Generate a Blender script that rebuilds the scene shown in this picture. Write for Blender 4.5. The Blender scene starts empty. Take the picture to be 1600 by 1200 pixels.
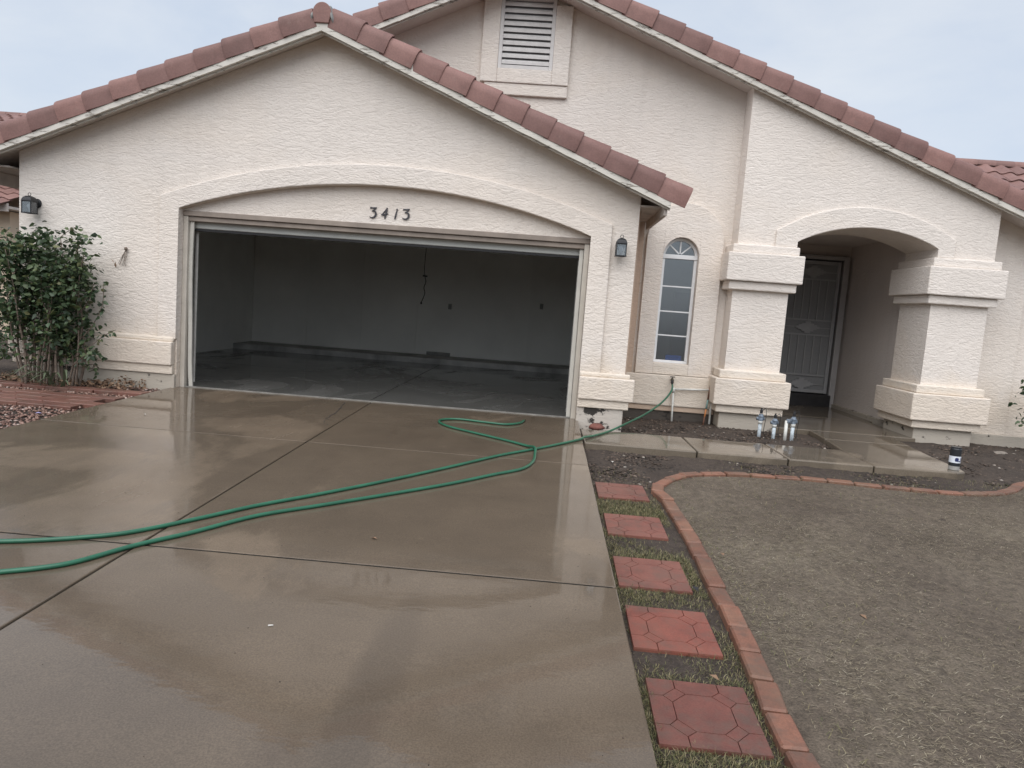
import bpy, bmesh, math, random
import numpy as np
from mathutils import Vector, Matrix, Euler
random.seed(7); rng = np.random.default_rng(7)
SC = bpy.context.scene
COL = SC.collection
R = math.radians

# ------------------------------------------------------------------ camera
cd = bpy.data.cameras.new('camera'); cam = bpy.data.objects.new('camera', cd); COL.objects.link(cam)
CP, YAW, PITCH, ROLL, FPX = (4.555, -8.7317, 1.3134), -0.0412, -0.1065, -0.0750, 1129.69
cd.sensor_width = 36.0; cd.lens = FPX / 1600 * 36.0; cd.clip_start = 0.05; cd.clip_end = 2000
def cam_matrix():
    cy, sy, cp, sp = math.cos(YAW), math.sin(YAW), math.cos(PITCH), math.sin(PITCH)
    f = Vector((sy*cp, cy*cp, sp)); r = Vector((cy, -sy, 0)); d = f.cross(r)
    c, s = math.cos(ROLL), math.sin(ROLL)
    r2 = c*r + s*d; d2 = -s*r + c*d
    m = Matrix((r2, -d2, -f)).transposed().to_4x4(); m.translation = Vector(CP)
    return m
cam.matrix_world = cam_matrix()
SC.camera = cam

# ------------------------------------------------------------------ sky, sun, exposure
SUN_EL, SUN_AZ = R(56), R(192)      # azimuth clockwise from +Y; the sun sits behind the photographer
w = bpy.data.worlds.new('World'); SC.world = w; w.use_nodes = True
nt = w.node_tree; nt.nodes.clear()
def wn(t, **k):
    n = nt.nodes.new(t)
    for a, b in k.items(): setattr(n, a, b)
    return n
wo = wn('ShaderNodeOutputWorld'); bg = wn('ShaderNodeBackground'); bg.inputs[1].default_value = 0.09
sky = wn('ShaderNodeTexSky', sky_type='NISHITA'); sky.sun_disc = False
sky.sun_elevation = SUN_EL; sky.sun_rotation = SUN_AZ; sky.air_density = 1.0; sky.dust_density = 2.0
tc = wn('ShaderNodeTexCoord'); mp = wn('ShaderNodeMapping'); mp.inputs['Scale'].default_value = (1.0, 1.0, 2.6)
nz = wn('ShaderNodeTexNoise'); nz.inputs['Scale'].default_value = 2.3; nz.inputs['Detail'].default_value = 7; nz.inputs['Roughness'].default_value = .55
nz.inputs['Distortion'].default_value = .4
rp = wn('ShaderNodeValToRGB'); rp.color_ramp.elements[0].position = .36; rp.color_ramp.elements[1].position = .66
rp.color_ramp.elements[0].color = (2.8, 3.28, 4.1, 1); rp.color_ramp.elements[1].color = (4.15, 4.35, 4.6, 1)
mx = wn('ShaderNodeMix', data_type='RGBA'); mx.inputs[0].default_value = .86
L = nt.links.new
L(tc.outputs['Generated'], mp.inputs[0]); L(mp.outputs[0], nz.inputs['Vector']); L(nz.outputs['Fac'], rp.inputs[0])
sx_ = wn('ShaderNodeSeparateXYZ'); L(tc.outputs['Generated'], sx_.inputs[0])
hr = wn('ShaderNodeValToRGB'); hr.color_ramp.elements[0].position = 0.0; hr.color_ramp.elements[1].position = .55
hr.color_ramp.elements[0].color = (.7, .7, .7, 1); hr.color_ramp.elements[1].color = (0, 0, 0, 1)
hm = wn('ShaderNodeMix', data_type='RGBA'); hm.inputs[7].default_value = (4.25, 4.45, 4.65, 1)
L(sx_.outputs[2], hr.inputs[0]); L(hr.outputs[0], hm.inputs[0]); L(rp.outputs[0], hm.inputs[6])
L(sky.outputs[0], mx.inputs[6]); L(hm.outputs[2], mx.inputs[7]); L(mx.outputs[2], bg.inputs[0]); L(bg.outputs[0], wo.inputs[0])

sl = bpy.data.lights.new('sun', 'SUN'); sun = bpy.data.objects.new('sun', sl); COL.objects.link(sun)
sl.energy = 1.5; sl.angle = R(80); sl.color = (1.0, 0.97, 0.94)
sd = Vector((math.sin(SUN_AZ)*math.cos(SUN_EL), math.cos(SUN_AZ)*math.cos(SUN_EL), math.sin(SUN_EL)))
sun.rotation_euler = sd.to_track_quat('Z', 'Y').to_euler()
SC.view_settings.view_transform = 'Standard'; SC.view_settings.look = 'None'
SC.view_settings.exposure = 1.11; SC.view_settings.gamma = 1.0
SC.view_settings.use_curve_mapping = False
SC.render.engine = 'CYCLES'
SC.cycles.use_denoising = True
SC.cycles.max_bounces = 8; SC.cycles.diffuse_bounces = 5; SC.cycles.glossy_bounces = 4
SC.cycles.caustics_reflective = False; SC.cycles.caustics_refractive = False

# ------------------------------------------------------------------ materials
class NT:
    def __init__(s, name):
        s.m = bpy.data.materials.new(name); s.m.use_nodes = True; s.t = s.m.node_tree
        s.b = s.t.nodes['Principled BSDF']; s.o = s.t.nodes['Material Output']
    def n(s, t, **k):
        x = s.t.nodes.new(t)
        for a, b in k.items():
            if a.startswith('i_'):
                x.inputs[a[2:].replace('_', ' ')].default_value = b
            else: setattr(x, a, b)
        return x
    def l(s, a, b): s.t.links.new(a, b)
    def pos(s, scale=(1,1,1), obj=False, rot=(0,0,0)):
        if obj: src = s.n('ShaderNodeTexCoord').outputs['Object']
        else: src = s.n('ShaderNodeNewGeometry').outputs['Position']
        m = s.n('ShaderNodeMapping'); m.inputs['Scale'].default_value = scale; m.inputs['Rotation'].default_value = rot
        s.l(src, m.inputs[0]); return m.outputs[0]
    def noise(s, vec, scale=5, detail=4, rough=.55, dist=0):
        x = s.n('ShaderNodeTexNoise'); x.inputs['Scale'].default_value = scale; x.inputs['Detail'].default_value = detail
        x.inputs['Roughness'].default_value = rough; x.inputs['Distortion'].default_value = dist
        s.l(vec, x.inputs['Vector']); return x.outputs['Fac']
    def ramp(s, fac, *stops, interp='LINEAR'):
        x = s.n('ShaderNodeValToRGB'); cr = x.color_ramp; cr.interpolation = interp
        while len(cr.elements) < len(stops): cr.elements.new(.5)
        for e, (p, c) in zip(cr.elements, stops):
            e.position = p; e.color = (c, c, c, 1) if isinstance(c, (int, float)) else (*c, 1)
        s.l(fac, x.inputs[0]); return x.outputs[0]
    def mix(s, fac, a, b, mode='MIX'):
        x = s.n('ShaderNodeMix', data_type='RGBA', blend_type=mode)
        for v, i in ((fac, 0), (a, 6), (b, 7)):
            if isinstance(v, (int, float)): x.inputs[i].default_value = v if i == 0 else (v, v, v, 1)
            elif isinstance(v, tuple): x.inputs[i].default_value = (*v, 1)
            else: s.l(v, x.inputs[i])
        return x.outputs[2]
    def math(s, op, a, b=0.0, clamp=False):
        x = s.n('ShaderNodeMath', operation=op); x.use_clamp = clamp
        for v, i in ((a, 0), (b, 1)):
            if isinstance(v, (int, float)): x.inputs[i].default_value = v
            else: s.l(v, x.inputs[i])
        return x.outputs[0]
    def bump(s, h, strength=.5, dist=.01, prev=None):
        x = s.n('ShaderNodeBump'); x.inputs['Strength'].default_value = strength; x.inputs['Distance'].default_value = dist
        s.l(h, x.inputs['Height'])
        if prev is not None: s.l(prev, x.inputs['Normal'])
        return x.outputs[0]
    def set(s, **k):
        for a, v in k.items():
            i = s.b.inputs[a.replace('_', ' ')]
            if hasattr(v, 'is_linked') or hasattr(v, 'links'): s.l(v, i)
            elif isinstance(v, tuple): i.default_value = (*v, 1) if len(v) == 3 else v
            else: i.default_value = v
        return s.m
    def objrand(s): return s.n('ShaderNodeObjectInfo').outputs['Random']
    def island(s): return s.n('ShaderNodeNewGeometry').outputs['Random Per Island']
    def sepz(s, k=2):
        g = s.n('ShaderNodeNewGeometry'); x = s.n('ShaderNodeSeparateXYZ'); s.l(g.outputs['Position'], x.inputs[0]); return x.outputs[k]

def m_plain(name, col, rough=.6, var=.12, scale=12, spec=.5, metal=0, bump=0, rnd=0):
    N = NT(name); f = N.noise(N.pos(), scale, 5)
    c = N.ramp(f, (.3, tuple(x*(1-var) for x in col)), (.7, tuple(min(1, x*(1+var)) for x in col)))
    if rnd: c = N.mix(1, c, N.ramp(N.objrand(), (0, 1-rnd), (1, 1+rnd*.6)), 'MULTIPLY')
    k = dict(Base_Color=c, Roughness=rough, Metallic=metal); k['Specular_IOR_Level'] = spec
    if bump: k['Normal'] = N.bump(N.noise(N.pos(), scale*6, 4), bump, .004)
    return N.set(**k)

def m_stucco(name, col, stain=(.62, .50, .36), stain_amt=.35, relief=1.0, dark=None):
    N = NT(name)
    v = N.pos((6.5, 6.5, 16.5)); f = N.noise(v, 1.0, 2.5, .5, 1.6)
    f2 = N.noise(N.pos((11., 11., 27.0)), 1.0, 2, .5, 2.2)
    a = N.ramp(f, (.40, 0), (.47, .62), (.56, .78), (.64, 1))
    b = N.ramp(f2, (.44, 0), (.50, .8), (.60, 1))
    fine = N.noise(N.pos(), 160, 3, .6)
    h = N.math('ADD', N.math('MULTIPLY', a, .6), N.math('ADD', N.math('MULTIPLY', b, .45), N.math('MULTIPLY', fine, .12)))
    nrm = N.bump(h, .53*relief, .011)
    big = N.noise(N.pos((1, 1, .7)), .9, 5)
    c = N.ramp(big, (.25, tuple(x*.93 for x in col)), (.75, tuple(min(1, x*1.04) for x in col)))
    drip = N.ramp(N.noise(N.pos((7, 7, .45)), 1.0, 6, .65, .5), (.34, .965), (.50, 1.0))
    c = N.mix(1, c, drip, 'MULTIPLY')
    patchy = N.ramp(N.noise(N.pos((.5, .5, .8)), 1.0, 3, .5, .8), (.42, (1.0, .985, .965)), (.58, (1.0, 1.0, 1.0)))
    c = N.mix(1, c, patchy, 'MULTIPLY')
    # splash and dust stain creeping up from the ground, broken by noise
    z = N.sepz(2)
    zn = N.math('ADD', z, N.math('MULTIPLY', N.noise(N.pos((2.2, 2.2, 1.2)), 1.6, 5), -.9))
    st = N.ramp(zn, (.0, 1), (.42, 0))
    c = N.mix(N.math('MULTIPLY', st, stain_amt), c, stain)
    if dark is not None:       # paint flaked off the footing
        fl = N.ramp(N.noise(N.pos((1, 1, 1.6)), 3.4, 6, .65), (dark-.02, 1), (dark+.02, 0))
        c = N.mix(fl, c, (.045, .04, .036))
    return N.set(Base_Color=c, Roughness=.88, Normal=nrm, Specular_IOR_Level=.25)

WALLC = (.772, .712, .654)
M = {}
M['stucco'] = m_stucco('stucco', WALLC)
M['stucco_warm'] = m_stucco('stucco_warm', (.77, .705, .63), stain_amt=.3)
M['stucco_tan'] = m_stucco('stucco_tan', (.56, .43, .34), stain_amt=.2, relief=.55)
M['footing'] = m_stucco('footing', (.58, .53, .47), stain=(.36,.32,.26), stain_amt=.6, relief=.5, dark=.375)
M['footing_peel'] = m_stucco('footing_peel', (.60, .55, .50), stain=(.36,.32,.26), stain_amt=.3, relief=.5, dark=.475)
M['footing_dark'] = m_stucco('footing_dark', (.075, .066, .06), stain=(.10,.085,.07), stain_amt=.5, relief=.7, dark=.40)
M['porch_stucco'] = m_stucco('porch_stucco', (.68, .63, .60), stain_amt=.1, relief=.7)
M['nb_stucco'] = m_stucco('neighbour_stucco', (.60, .50, .39), stain_amt=.1, relief=.4)
M['drywall'] = m_plain('drywall', (.86, .86, .83), .9, .06, 1.3, .2)

M['drywall_sheet'] = m_plain('drywall_sheet', (.86, .86, .83), .9, .06, 1.1, .2, rnd=.03)
def m_drive(name, base, dry=0.0, dark=1.0, wet=1.0, tracks=False):
    N = NT(name)
    big = N.noise(N.pos((1, .55, 1)), .55, 5, .55, .3); mid = N.noise(N.pos(), 2.6, 6, .6); grain = N.noise(N.pos(), 140, 3, .65)
    c = N.ramp(big, (.30, tuple(x*.86 for x in base)), (.52, base), (.74, tuple(x*1.16 for x in base)))
    c = N.mix(.55, c, N.ramp(mid, (.3, .78), (.7, 1.2)), 'MULTIPLY')
    c = N.mix(.6, c, N.ramp(grain, (.34, .62), (.66, 1.3)), 'MULTIPLY')
    # faint tyre and rust stains
    st = N.ramp(N.noise(N.pos((1.6, .35, 1)), 1.2, 4), (.60, 0), (.74, 1))
    c = N.mix(N.math('MULTIPLY', st, .35), c, (base[0]*.55, base[1]*.5, base[2]*.5))
    if tracks:      # tyre smudges and an oily patch with shapes of their own
        px_, py_ = N.sepz(0), N.sepz(1)
        wob = N.math('MULTIPLY', N.math('SUBTRACT', N.noise(N.pos(), 2.2, 4), .5), .5)
        for cx, cy, hx, hy, amt in ((4.02, -6.2, .13, 1.0, .36), (3.25, -5.6, .5, .45, .16), (1.1, -3.6, .10, 1.6, .18), (4.3, -4.4, .35, .5, .14), (2.0, -1.6, .6, .3, .18)):
            dx = N.math('DIVIDE', N.math('ADD', N.math('SUBTRACT', px_, cx), N.math('MULTIPLY', wob, hx*2.2)), hx)
            dy = N.math('DIVIDE', N.math('ADD', N.math('SUBTRACT', py_, cy), wob), hy)
            d2 = N.math('ADD', N.math('MULTIPLY', dx, dx), N.math('MULTIPLY', dy, dy))
            mk = N.math('MULTIPLY', N.ramp(d2, (.1, 1), (1.0, 0), interp='EASE'), N.math('MULTIPLY', N.ramp(mid, (.35, .4), (.6, 1)), amt))
            c = N.mix(mk, c, (base[0]*.33, base[1]*.33, base[2]*.36))
    # water film: smooth where it stands, rougher where it has drained into the broom finish
    pud = N.noise(N.pos((.8, .55, 1)), .72, 6, .58, .8)
    edge = N.noise(N.pos((26, 7, 1)), 1.0, 4, .6)
    pud = N.math('ADD', pud, N.math('MULTIPLY', N.math('SUBTRACT', edge, .5), .07))
    film = N.ramp(pud, (.34, .30), (.43, .19), (.462, .09), (.54, .05), (.7, .035))
    c = N.mix(1, c, N.ramp(pud, (.425, 1.17), (.465, .90)), 'MULTIPLY')
    rip = N.noise(N.pos((9, 5, 1)), 1.0, 3, .5)
    film2 = N.math('ADD', film, N.math('MULTIPLY', N.math('SUBTRACT', rip, .5), .04), True)
    hb = N.bump(grain, .16, .0025)
    hw = N.bump(N.noise(N.pos((3.2, 5.5, 1)), 2.0, 3), .05, .012)
    wgt = N.ramp(pud, (.30, .55*wet), (.5, 1.0*wet))
    return N.set(Base_Color=c, Roughness=.62, Normal=hb, Coat_Weight=wgt, Coat_Roughness=film2, Coat_IOR=1.33, Coat_Normal=hw, Specular_IOR_Level=.25)
M['drive'] = m_drive('wet_concrete', (.130, .098, .068), tracks=True)
M['walk'] = m_drive('wet_walk_concrete', (.150, .122, .090))
M['gfloor'] = m_drive('garage_concrete', (.100, .098, .092))
M['gcurb'] = m_plain('curb_concrete', (.42, .415, .40), .6, .45, 2.2)
M['joint'] = m_plain('joint_filler', (.024, .021, .017), .95, .5, 30, .05)
M['crack'] = m_plain('crack_dark', (.03, .026, .022), .9, .2, 30)

def m_tile(name, base, rnd=.16):
    N = NT(name); f = N.noise(N.pos(), 5, 6, .6); g = N.noise(N.pos(), 60, 4)
    c = N.ramp(f, (.28, tuple(x*.82 for x in base)), (.5, base), (.72, (base[0]*1.12, base[1]*1.15, base[2]*1.15)))
    c = N.mix(1, c, N.ramp(N.objrand(), (0, (1-rnd, 1-rnd*1.1, 1-rnd*1.1)), (1, (1+rnd, 1+rnd*.9, 1+rnd*.8))), 'MULTIPLY')
    c = N.mix(.35, c, N.ramp(g, (.35, .7), (.65, 1.25)), 'MULTIPLY')
    lich = N.ramp(N.noise(N.pos(), 9, 7, .7), (.60, 0), (.72, 1)); c = N.mix(N.math('MULTIPLY', lich, .35), c, (.26, .19, .165))
    return N.set(Base_Color=c, Roughness=.62, Normal=N.bump(g, .25, .004), Specular_IOR_Level=.4)
M['tile'] = m_tile('clay_tile', (.205, .112, .098), .2)
M['tile_far'] = m_tile('clay_tile_far', (.22, .125, .11), .2)
M['mortar'] = m_plain('mortar', (.28, .285, .275), .9, .25, 14, bump=.6)

def m_peel(name, paint, wood):
    N = NT(name); f = N.noise(N.pos((1.6, 1.6, 9.0)), 4.0, 8, .7, .3)
    pk = N.ramp(f, (.575, 1), (.61, 0))
    wd = N.ramp(N.noise(N.pos((1, 1, 14)), 5, 5), (.3, tuple(x*.5 for x in wood)), (.7, wood))
    c = N.mix(pk, wd, N.ramp(N.noise(N.pos(), 7, 4), (.3, tuple(x*.9 for x in paint)), (.7, paint)))
    return N.set(Base_Color=c, Roughness=.8, Normal=N.bump(pk, .7, .004))
M['fascia'] = m_peel('peeling_paint', (.66, .63, .57), (.40, .36, .31))
M['soffit'] = m_plain('soffit_wood', (.50, .45, .41), .85, .2, 5)
M['white_paint'] = m_plain('white_paint', (.70, .70, .68), .5, .08, 6)
M['strip_paint'] = m_plain('strip_paint', (.52, .50, .45), .5, .1, 6)
M['door_frame'] = m_plain('door_frame_paint', (.38, .365, .36), .5, .08, 6)
M['sill_edge'] = m_plain('sill_edge', (.22, .21, .19), .6, .35, 6)
M['vinyl'] = m_plain('white_vinyl', (.78, .79, .80), .35, .04, 5)
M['door_panel'] = m_plain('door_panel_paint', (.46, .47, .445), .5, .08, 3)
M['brown_trim'] = m_plain('brown_trim', (.27, .225, .19), .7, .18, 5)
M['jamb_paint'] = m_plain('jamb_paint', (.50, .46, .40), .55, .1, 5)
M['rubber'] = m_plain('black_rubber', (.02, .02, .022), .7, .2, 20)
M['black_metal'] = m_plain('black_metal', (.018, .019, .022), .45, .25, 20, .5, .3)
M['numeral'] = m_plain('numeral_metal', (.035, .033, .04), .45, .2, 20)
M['grey_metal'] = m_plain('grey_door_metal', (.32, .32, .325), .5, .08, 8)
M['screen'] = m_plain('door_screen', (.25, .253, .255), .8, .1, 60)
M['dark_door'] = m_plain('entry_door_paint', (.05, .045, .045), .5, .2, 8)
M['dark_block'] = m_plain('dark_block_paint', (.022, .021, .023), .35, .3, 8)
M['louver'] = m_plain('louver_paint', (.62, .60, .585), .6, .08, 9)
M['vent_dark'] = m_plain('vent_screen', (.16, .16, .165), .9, .1, 9)
M['room'] = m_plain('room_paint', (.62, .62, .61), .9, .1, 2)
M['blue'] = m_plain('blue_paper', (.06, .2, .75), .6, .1, 9)
M['room_panel'] = m_plain('room_panel', (.5, .51, .53), .8, .05, 2)
def m_glass(name):
    N = NT(name); N.t.nodes.remove(N.b)
    fr = N.n('ShaderNodeFresnel'); fr.inputs[0].default_value = 1.5
    tr = N.n('ShaderNodeBsdfTransparent'); tr.inputs[0].default_value = (.84, .86, .87, 1)
    gl = N.n('ShaderNodeBsdfGlossy'); gl.inputs['Roughness'].default_value = .16; gl.inputs['Color'].default_value = (.7, .74, .78, 1)
    ms = N.n('ShaderNodeMixShader'); k = N.math('ADD', fr.outputs[0], .13, True)
    N.l(k, ms.inputs[0]); N.l(tr.outputs[0], ms.inputs[1]); N.l(gl.outputs[0], ms.inputs[2]); N.l(ms.outputs[0], N.o.inputs[0])
    return N.m
M['glass'] = m_glass('window_glass')

def m_brick(name, base, rnd=.14, wet=.4):
    N = NT(name); f = N.noise(N.pos(), 9, 6, .6); g = N.noise(N.pos(), 120, 3, .6)
    c = N.ramp(f, (.28, tuple(x*.72 for x in base)), (.5, base), (.75, tuple(x*1.2 for x in base)))
    c = N.mix(1, c, N.ramp(N.objrand(), (0, 1-rnd), (1, 1+rnd)), 'MULTIPLY')
    c = N.mix(.5, c, N.ramp(g, (.35, .65), (.65, 1.3)), 'MULTIPLY')
    dk = N.ramp(N.noise(N.pos(), 3.3, 5), (.55, 0), (.72, 1))
    c = N.mix(N.math('MULTIPLY', dk, .22), c, (base[0]*.5, base[1]*.75, base[2]*.8))
    soil = N.ramp(N.noise(N.pos(), 7.5, 8, .75), (.47, 0), (.62, 1)); c = N.mix(N.math('MULTIPLY', soil, .55), c, (.085, .062, .047))
    fade = N.ramp(N.noise(N.pos(), 2.6, 5), (.42, 0), (.60, 1)); c = N.mix(N.math('MULTIPLY', fade, .35), c, (base[0]*1.15, base[1]*1.6, base[2]*1.6))
    return N.set(Base_Color=c, Roughness=.62, Normal=N.bump(g, .35, .003), Coat_Weight=wet, Coat_Roughness=.33, Coat_IOR=1.33)
M['paver'] = m_brick('red_paver', (.165, .052, .037), .26, .35)
M['paver_bright'] = m_brick('bright_red_paver', (.195, .053, .035), .05, .35)
M['brick'] = m_brick('red_brick', (.185, .080, .050), .24, .15)
M['path_brick'] = m_brick('path_brick', (.15, .058, .041), .2, .5)

def m_soil(name, a, b, cc, sc=1.0):
    N = NT(name); big = N.noise(N.pos(), .9*sc, 6, .6); f = N.noise(N.pos(), 18, 6, .65); g = N.noise(N.pos(), 95, 4, .7)
    c = N.ramp(big, (.3, a), (.52, b), (.72, cc))
    c = N.mix(.75, c, N.ramp(f, (.3, .55), (.7, 1.45)), 'MULTIPLY')
    c = N.mix(.75, c, N.ramp(g, (.32, .45), (.68, 1.55)), 'MULTIPLY')
    hh = N.math('ADD', N.math('MULTIPLY', f, .6), N.math('MULTIPLY', g, .5))
    return N.set(Base_Color=c, Roughness=.85, Normal=N.bump(hh, .8, .02), Specular_IOR_Level=.3)
M['soil'] = m_soil('wet_soil', (.042, .033, .027), (.056, .043, .035), (.075, .058, .046))
M['dirt'] = m_soil('lawn_dirt', (.078, .060, .045), (.112, .089, .067), (.150, .123, .092))

def m_isl(name, stops, rough=.7, trans=0):
    N = NT(name); c = N.ramp(N.island(), *stops)
    k = dict(Base_Color=c, Roughness=rough)
    return N.set(**k)
M['straw'] = m_isl('straw', ((0, (.075, .060, .042)), (.3, (.135, .107, .073)), (.6, (.205, .168, .110)), (.88, (.30, .255, .170)), (1, (.46, .41, .31))), .8)
M['grass'] = m_isl('weedy_grass', ((0, (.042, .050, .018)), (.3, (.085, .088, .030)), (.55, (.13, .118, .046)), (.8, (.19, .155, .075)), (1, (.30, .26, .15))), .7)
M['chips'] = m_isl('mulch', ((0, (.018, .014, .011)), (.5, (.055, .04, .03)), (.88, (.09, .062, .046)), (.975, (.14, .105, .08)), (1, (.36, .33, .29))), .8)
M['gravel'] = m_isl('gravel', ((0, (.06, .032, .025)), (.35, (.14, .072, .053)), (.65, (.21, .12, .09)), (.9, (.30, .19, .15)), (1, (.45, .37, .33))), .6)
M['leaf'] = None
def m_leaf(name, stops):
    N = NT(name); c = N.ramp(N.island(), *stops)
    N.set(Base_Color=c, Roughness=.42, Specular_IOR_Level=.45)
    tr = N.n('ShaderNodeBsdfTranslucent'); N.l(c, tr.inputs[0]); ms = N.n('ShaderNodeMixShader'); ms.inputs[0].default_value = .18
    N.l(N.b.outputs[0], ms.inputs[1]); N.l(tr.outputs[0], ms.inputs[2]); N.l(ms.outputs[0], N.o.inputs[0]); return N.m
M['leaf'] = m_leaf('bush_leaf', ((0, (.030, .052, .028)), (.4, (.052, .086, .042)), (.75, (.080, .120, .055)), (.93, (.12, .165, .07)), (1, (.18, .18, .08))))
M['strap'] = m_leaf('strap_leaf', ((0, (.07, .10, .06)), (.6, (.12, .15, .09)), (1, (.20, .20, .12))))
M['dryleaf'] = m_isl('dry_leaf', ((0, (.09, .05, .03)), (.5, (.2, .12, .07)), (1, (.32, .22, .15))), .8)
M['stem'] = m_plain('stem_bark', (.15, .115, .09), .85, .35, 18)
M['hose'] = m_plain('hose_rubber', (.022, .120, .068), .32, .2, 5, .5)
M['brass'] = m_plain('old_brass', (.09, .075, .05), .5, .4, 30, .5, .6)
M['pvc'] = m_plain('white_pvc', (.66, .66, .62), .45, .15, 12)
M['pvc_dirty'] = m_plain('primed_pvc', (.50, .56, .60), .5, .4, 26)
M['valve_blue'] = m_plain('valve_blue', (.155, .19, .235), .5, .6, 24)
M['rust'] = m_plain('rusty_rod', (.14, .065, .04), .8, .5, 20)
M['teal'] = m_plain('teal_sleeve', (.16, .27, .25), .6, .3, 20)
M['orange'] = m_plain('orange_sleeve', (.50, .20, .07), .6, .3, 20)
M['can_black'] = m_plain('canister_black', (.02, .023, .027), .35, .2, 10)
M['can_white'] = m_plain('canister_label', (.72, .76, .82), .4, .05, 10)
M['can_navy'] = m_plain('canister_print', (.02, .03, .11), .4, .1, 10)
M['can_grey'] = m_plain('canister_base', (.35, .34, .32), .5, .2, 10)
M['rock_red'] = m_plain('red_rock', (.17, .065, .05), .8, .3, 14, bump=.6)
M['rock_grey'] = m_plain('grey_rock', (.20, .175, .15), .85, .3, 14, bump=.6)
M['litter'] = m_plain('pale_litter', (.62, .60, .56), .7, .1, 20)
M['litter_violet'] = m_plain('violet_wrapper', (.45, .42, .70), .5, .1, 20)
M['cord'] = m_plain('dark_cord', (.012, .012, .013), .7, .2, 30)
M['outlet'] = m_plain('dark_outlet', (.26, .26, .25), .6, .2, 20)
M['lampglass'] = M['glass']

# ------------------------------------------------------------------ mesh helpers
class MB:
    def __init__(s): s.v = []; s.f = []
    def add(s, vs, fs):
        o = len(s.v); s.v += [tuple(x) for x in vs]; s.f += [tuple(i+o for i in f) for f in fs]; return s
    def box(s, x0, x1, y0, y1, z0, z1):
        return s.add([(x0,y0,z0),(x1,y0,z0),(x1,y1,z0),(x0,y1,z0),(x0,y0,z1),(x1,y0,z1),(x1,y1,z1),(x0,y1,z1)],
                     [(0,3,2,1),(4,5,6,7),(0,1,5,4),(1,2,6,5),(2,3,7,6),(3,0,4,7)])
    def hexa(s, b, t):      # four bottom points, four top points, counter-clockwise from above
        return s.add(list(b)+list(t), [(0,3,2,1),(4,5,6,7),(0,1,5,4),(1,2,6,5),(2,3,7,6),(3,0,4,7)])
    def prism(s, poly, y0, y1):      # poly in (x, z), counter-clockwise seen from -Y
        n = len(poly)
        return s.add([(x,y0,z) for x,z in poly]+[(x,y1,z) for x,z in poly],
                     [tuple(range(n)), tuple(range(2*n-1, n-1, -1))]+[(i, i+n, (i+1)%n+n, (i+1)%n) for i in range(n)])
    def slab(s, poly, z0, z1):       # poly in (x, y) counter-clockwise from above; z may be a function
        n = len(poly); Z = (lambda q: (lambda x, y: q) if not callable(q) else q); a, b = Z(z0), Z(z1)
        return s.add([(x,y,a(x,y)) for x,y in poly]+[(x,y,b(x,y)) for x,y in poly],
                     [tuple(range(n-1,-1,-1)), tuple(range(n,2*n))]+[(i,(i+1)%n,(i+1)%n+n,i+n) for i in range(n)])
    def strip(s, cols, y0, y1):      # cols (x, zlo, zhi); repeated x makes a jump
        n = len(cols); vs = []
        for x, a, b in cols: vs += [(x,y0,a),(x,y0,b),(x,y1,a),(x,y1,b)]
        fs = []
        for i in range(n-1):
            p, q = 4*i, 4*i+4
            if abs(cols[i][0]-cols[i+1][0]) > 1e-6:
                fs += [(p,q,q+1,p+1),(p+2,p+3,q+3,q+2),(p+1,q+1,q+3,p+3),(p,p+2,q+2,q)]
            else:
                if abs(cols[i][1]-cols[i+1][1]) > 1e-6: fs.append((p, p+2, q+2, q))
                if abs(cols[i][2]-cols[i+1][2]) > 1e-6: fs.append((p+1, q+1, q+3, p+3))
        e = 4*(n-1); fs += [(0,1,3,2),(e,e+2,e+3,e+1)]
        return s.add(vs, fs)
    def tube(s, pts, rad, seg=10, cap=True):
        pts = [Vector(p) for p in pts]; n = len(pts)
        rr = rad if isinstance(rad, (list, tuple)) else [rad]*n
        t0 = (pts[1]-pts[0]).normalized(); u = t0.orthogonal().normalized(); vs = []; fs = []
        for i, p in enumerate(pts):
            t = (pts[min(i+1,n-1)]-pts[max(i-1,0)]).normalized()
            u = (u - t*u.dot(t)); u = u.normalized() if u.length > 1e-6 else t.orthogonal().normalized(); v = t.cross(u)
            for k in range(seg):
                a = 2*math.pi*k/seg; vs.append(p + (u*math.cos(a)+v*math.sin(a))*rr[i])
        for i in range(n-1):
            for k in range(seg):
                fs.append((i*seg+k, i*seg+(k+1)%seg, (i+1)*seg+(k+1)%seg, (i+1)*seg+k))
        if cap: fs += [tuple(range(seg-1,-1,-1)), tuple(range((n-1)*seg, n*seg))]
        return s.add(vs, fs)
    def lathe(s, prof, c=(0,0,0), seg=20):   # prof (r, z)
        cx, cy, cz = c; vs = []; fs = []; n = len(prof)
        for r, z in prof:
            for k in range(seg):
                a = 2*math.pi*k/seg; vs.append((cx+r*math.cos(a), cy+r*math.sin(a), cz+z))
        for i in range(n-1):
            for k in range(seg): fs.append((i*seg+k, i*seg+(k+1)%seg, (i+1)*seg+(k+1)%seg, (i+1)*seg+k))
        fs += [tuple(range(seg-1,-1,-1)), tuple(range((n-1)*seg, n*seg))]
        return s.add(vs, fs)
    def mesh(s, name):
        me = bpy.data.meshes.new(name); me.from_pydata(s.v, [], s.f); me.validate(); return me
    def build(s, name, mat, parent=None, smooth=False, bevel=0, kind=None, fix=True):
        me = s.mesh(name)
        if fix:
            bm = bmesh.new(); bm.from_mesh(me); bmesh.ops.recalc_face_normals(bm, faces=bm.faces); bm.to_mesh(me); bm.free()
        return link(name, me, mat, parent, smooth, bevel, kind)
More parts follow.
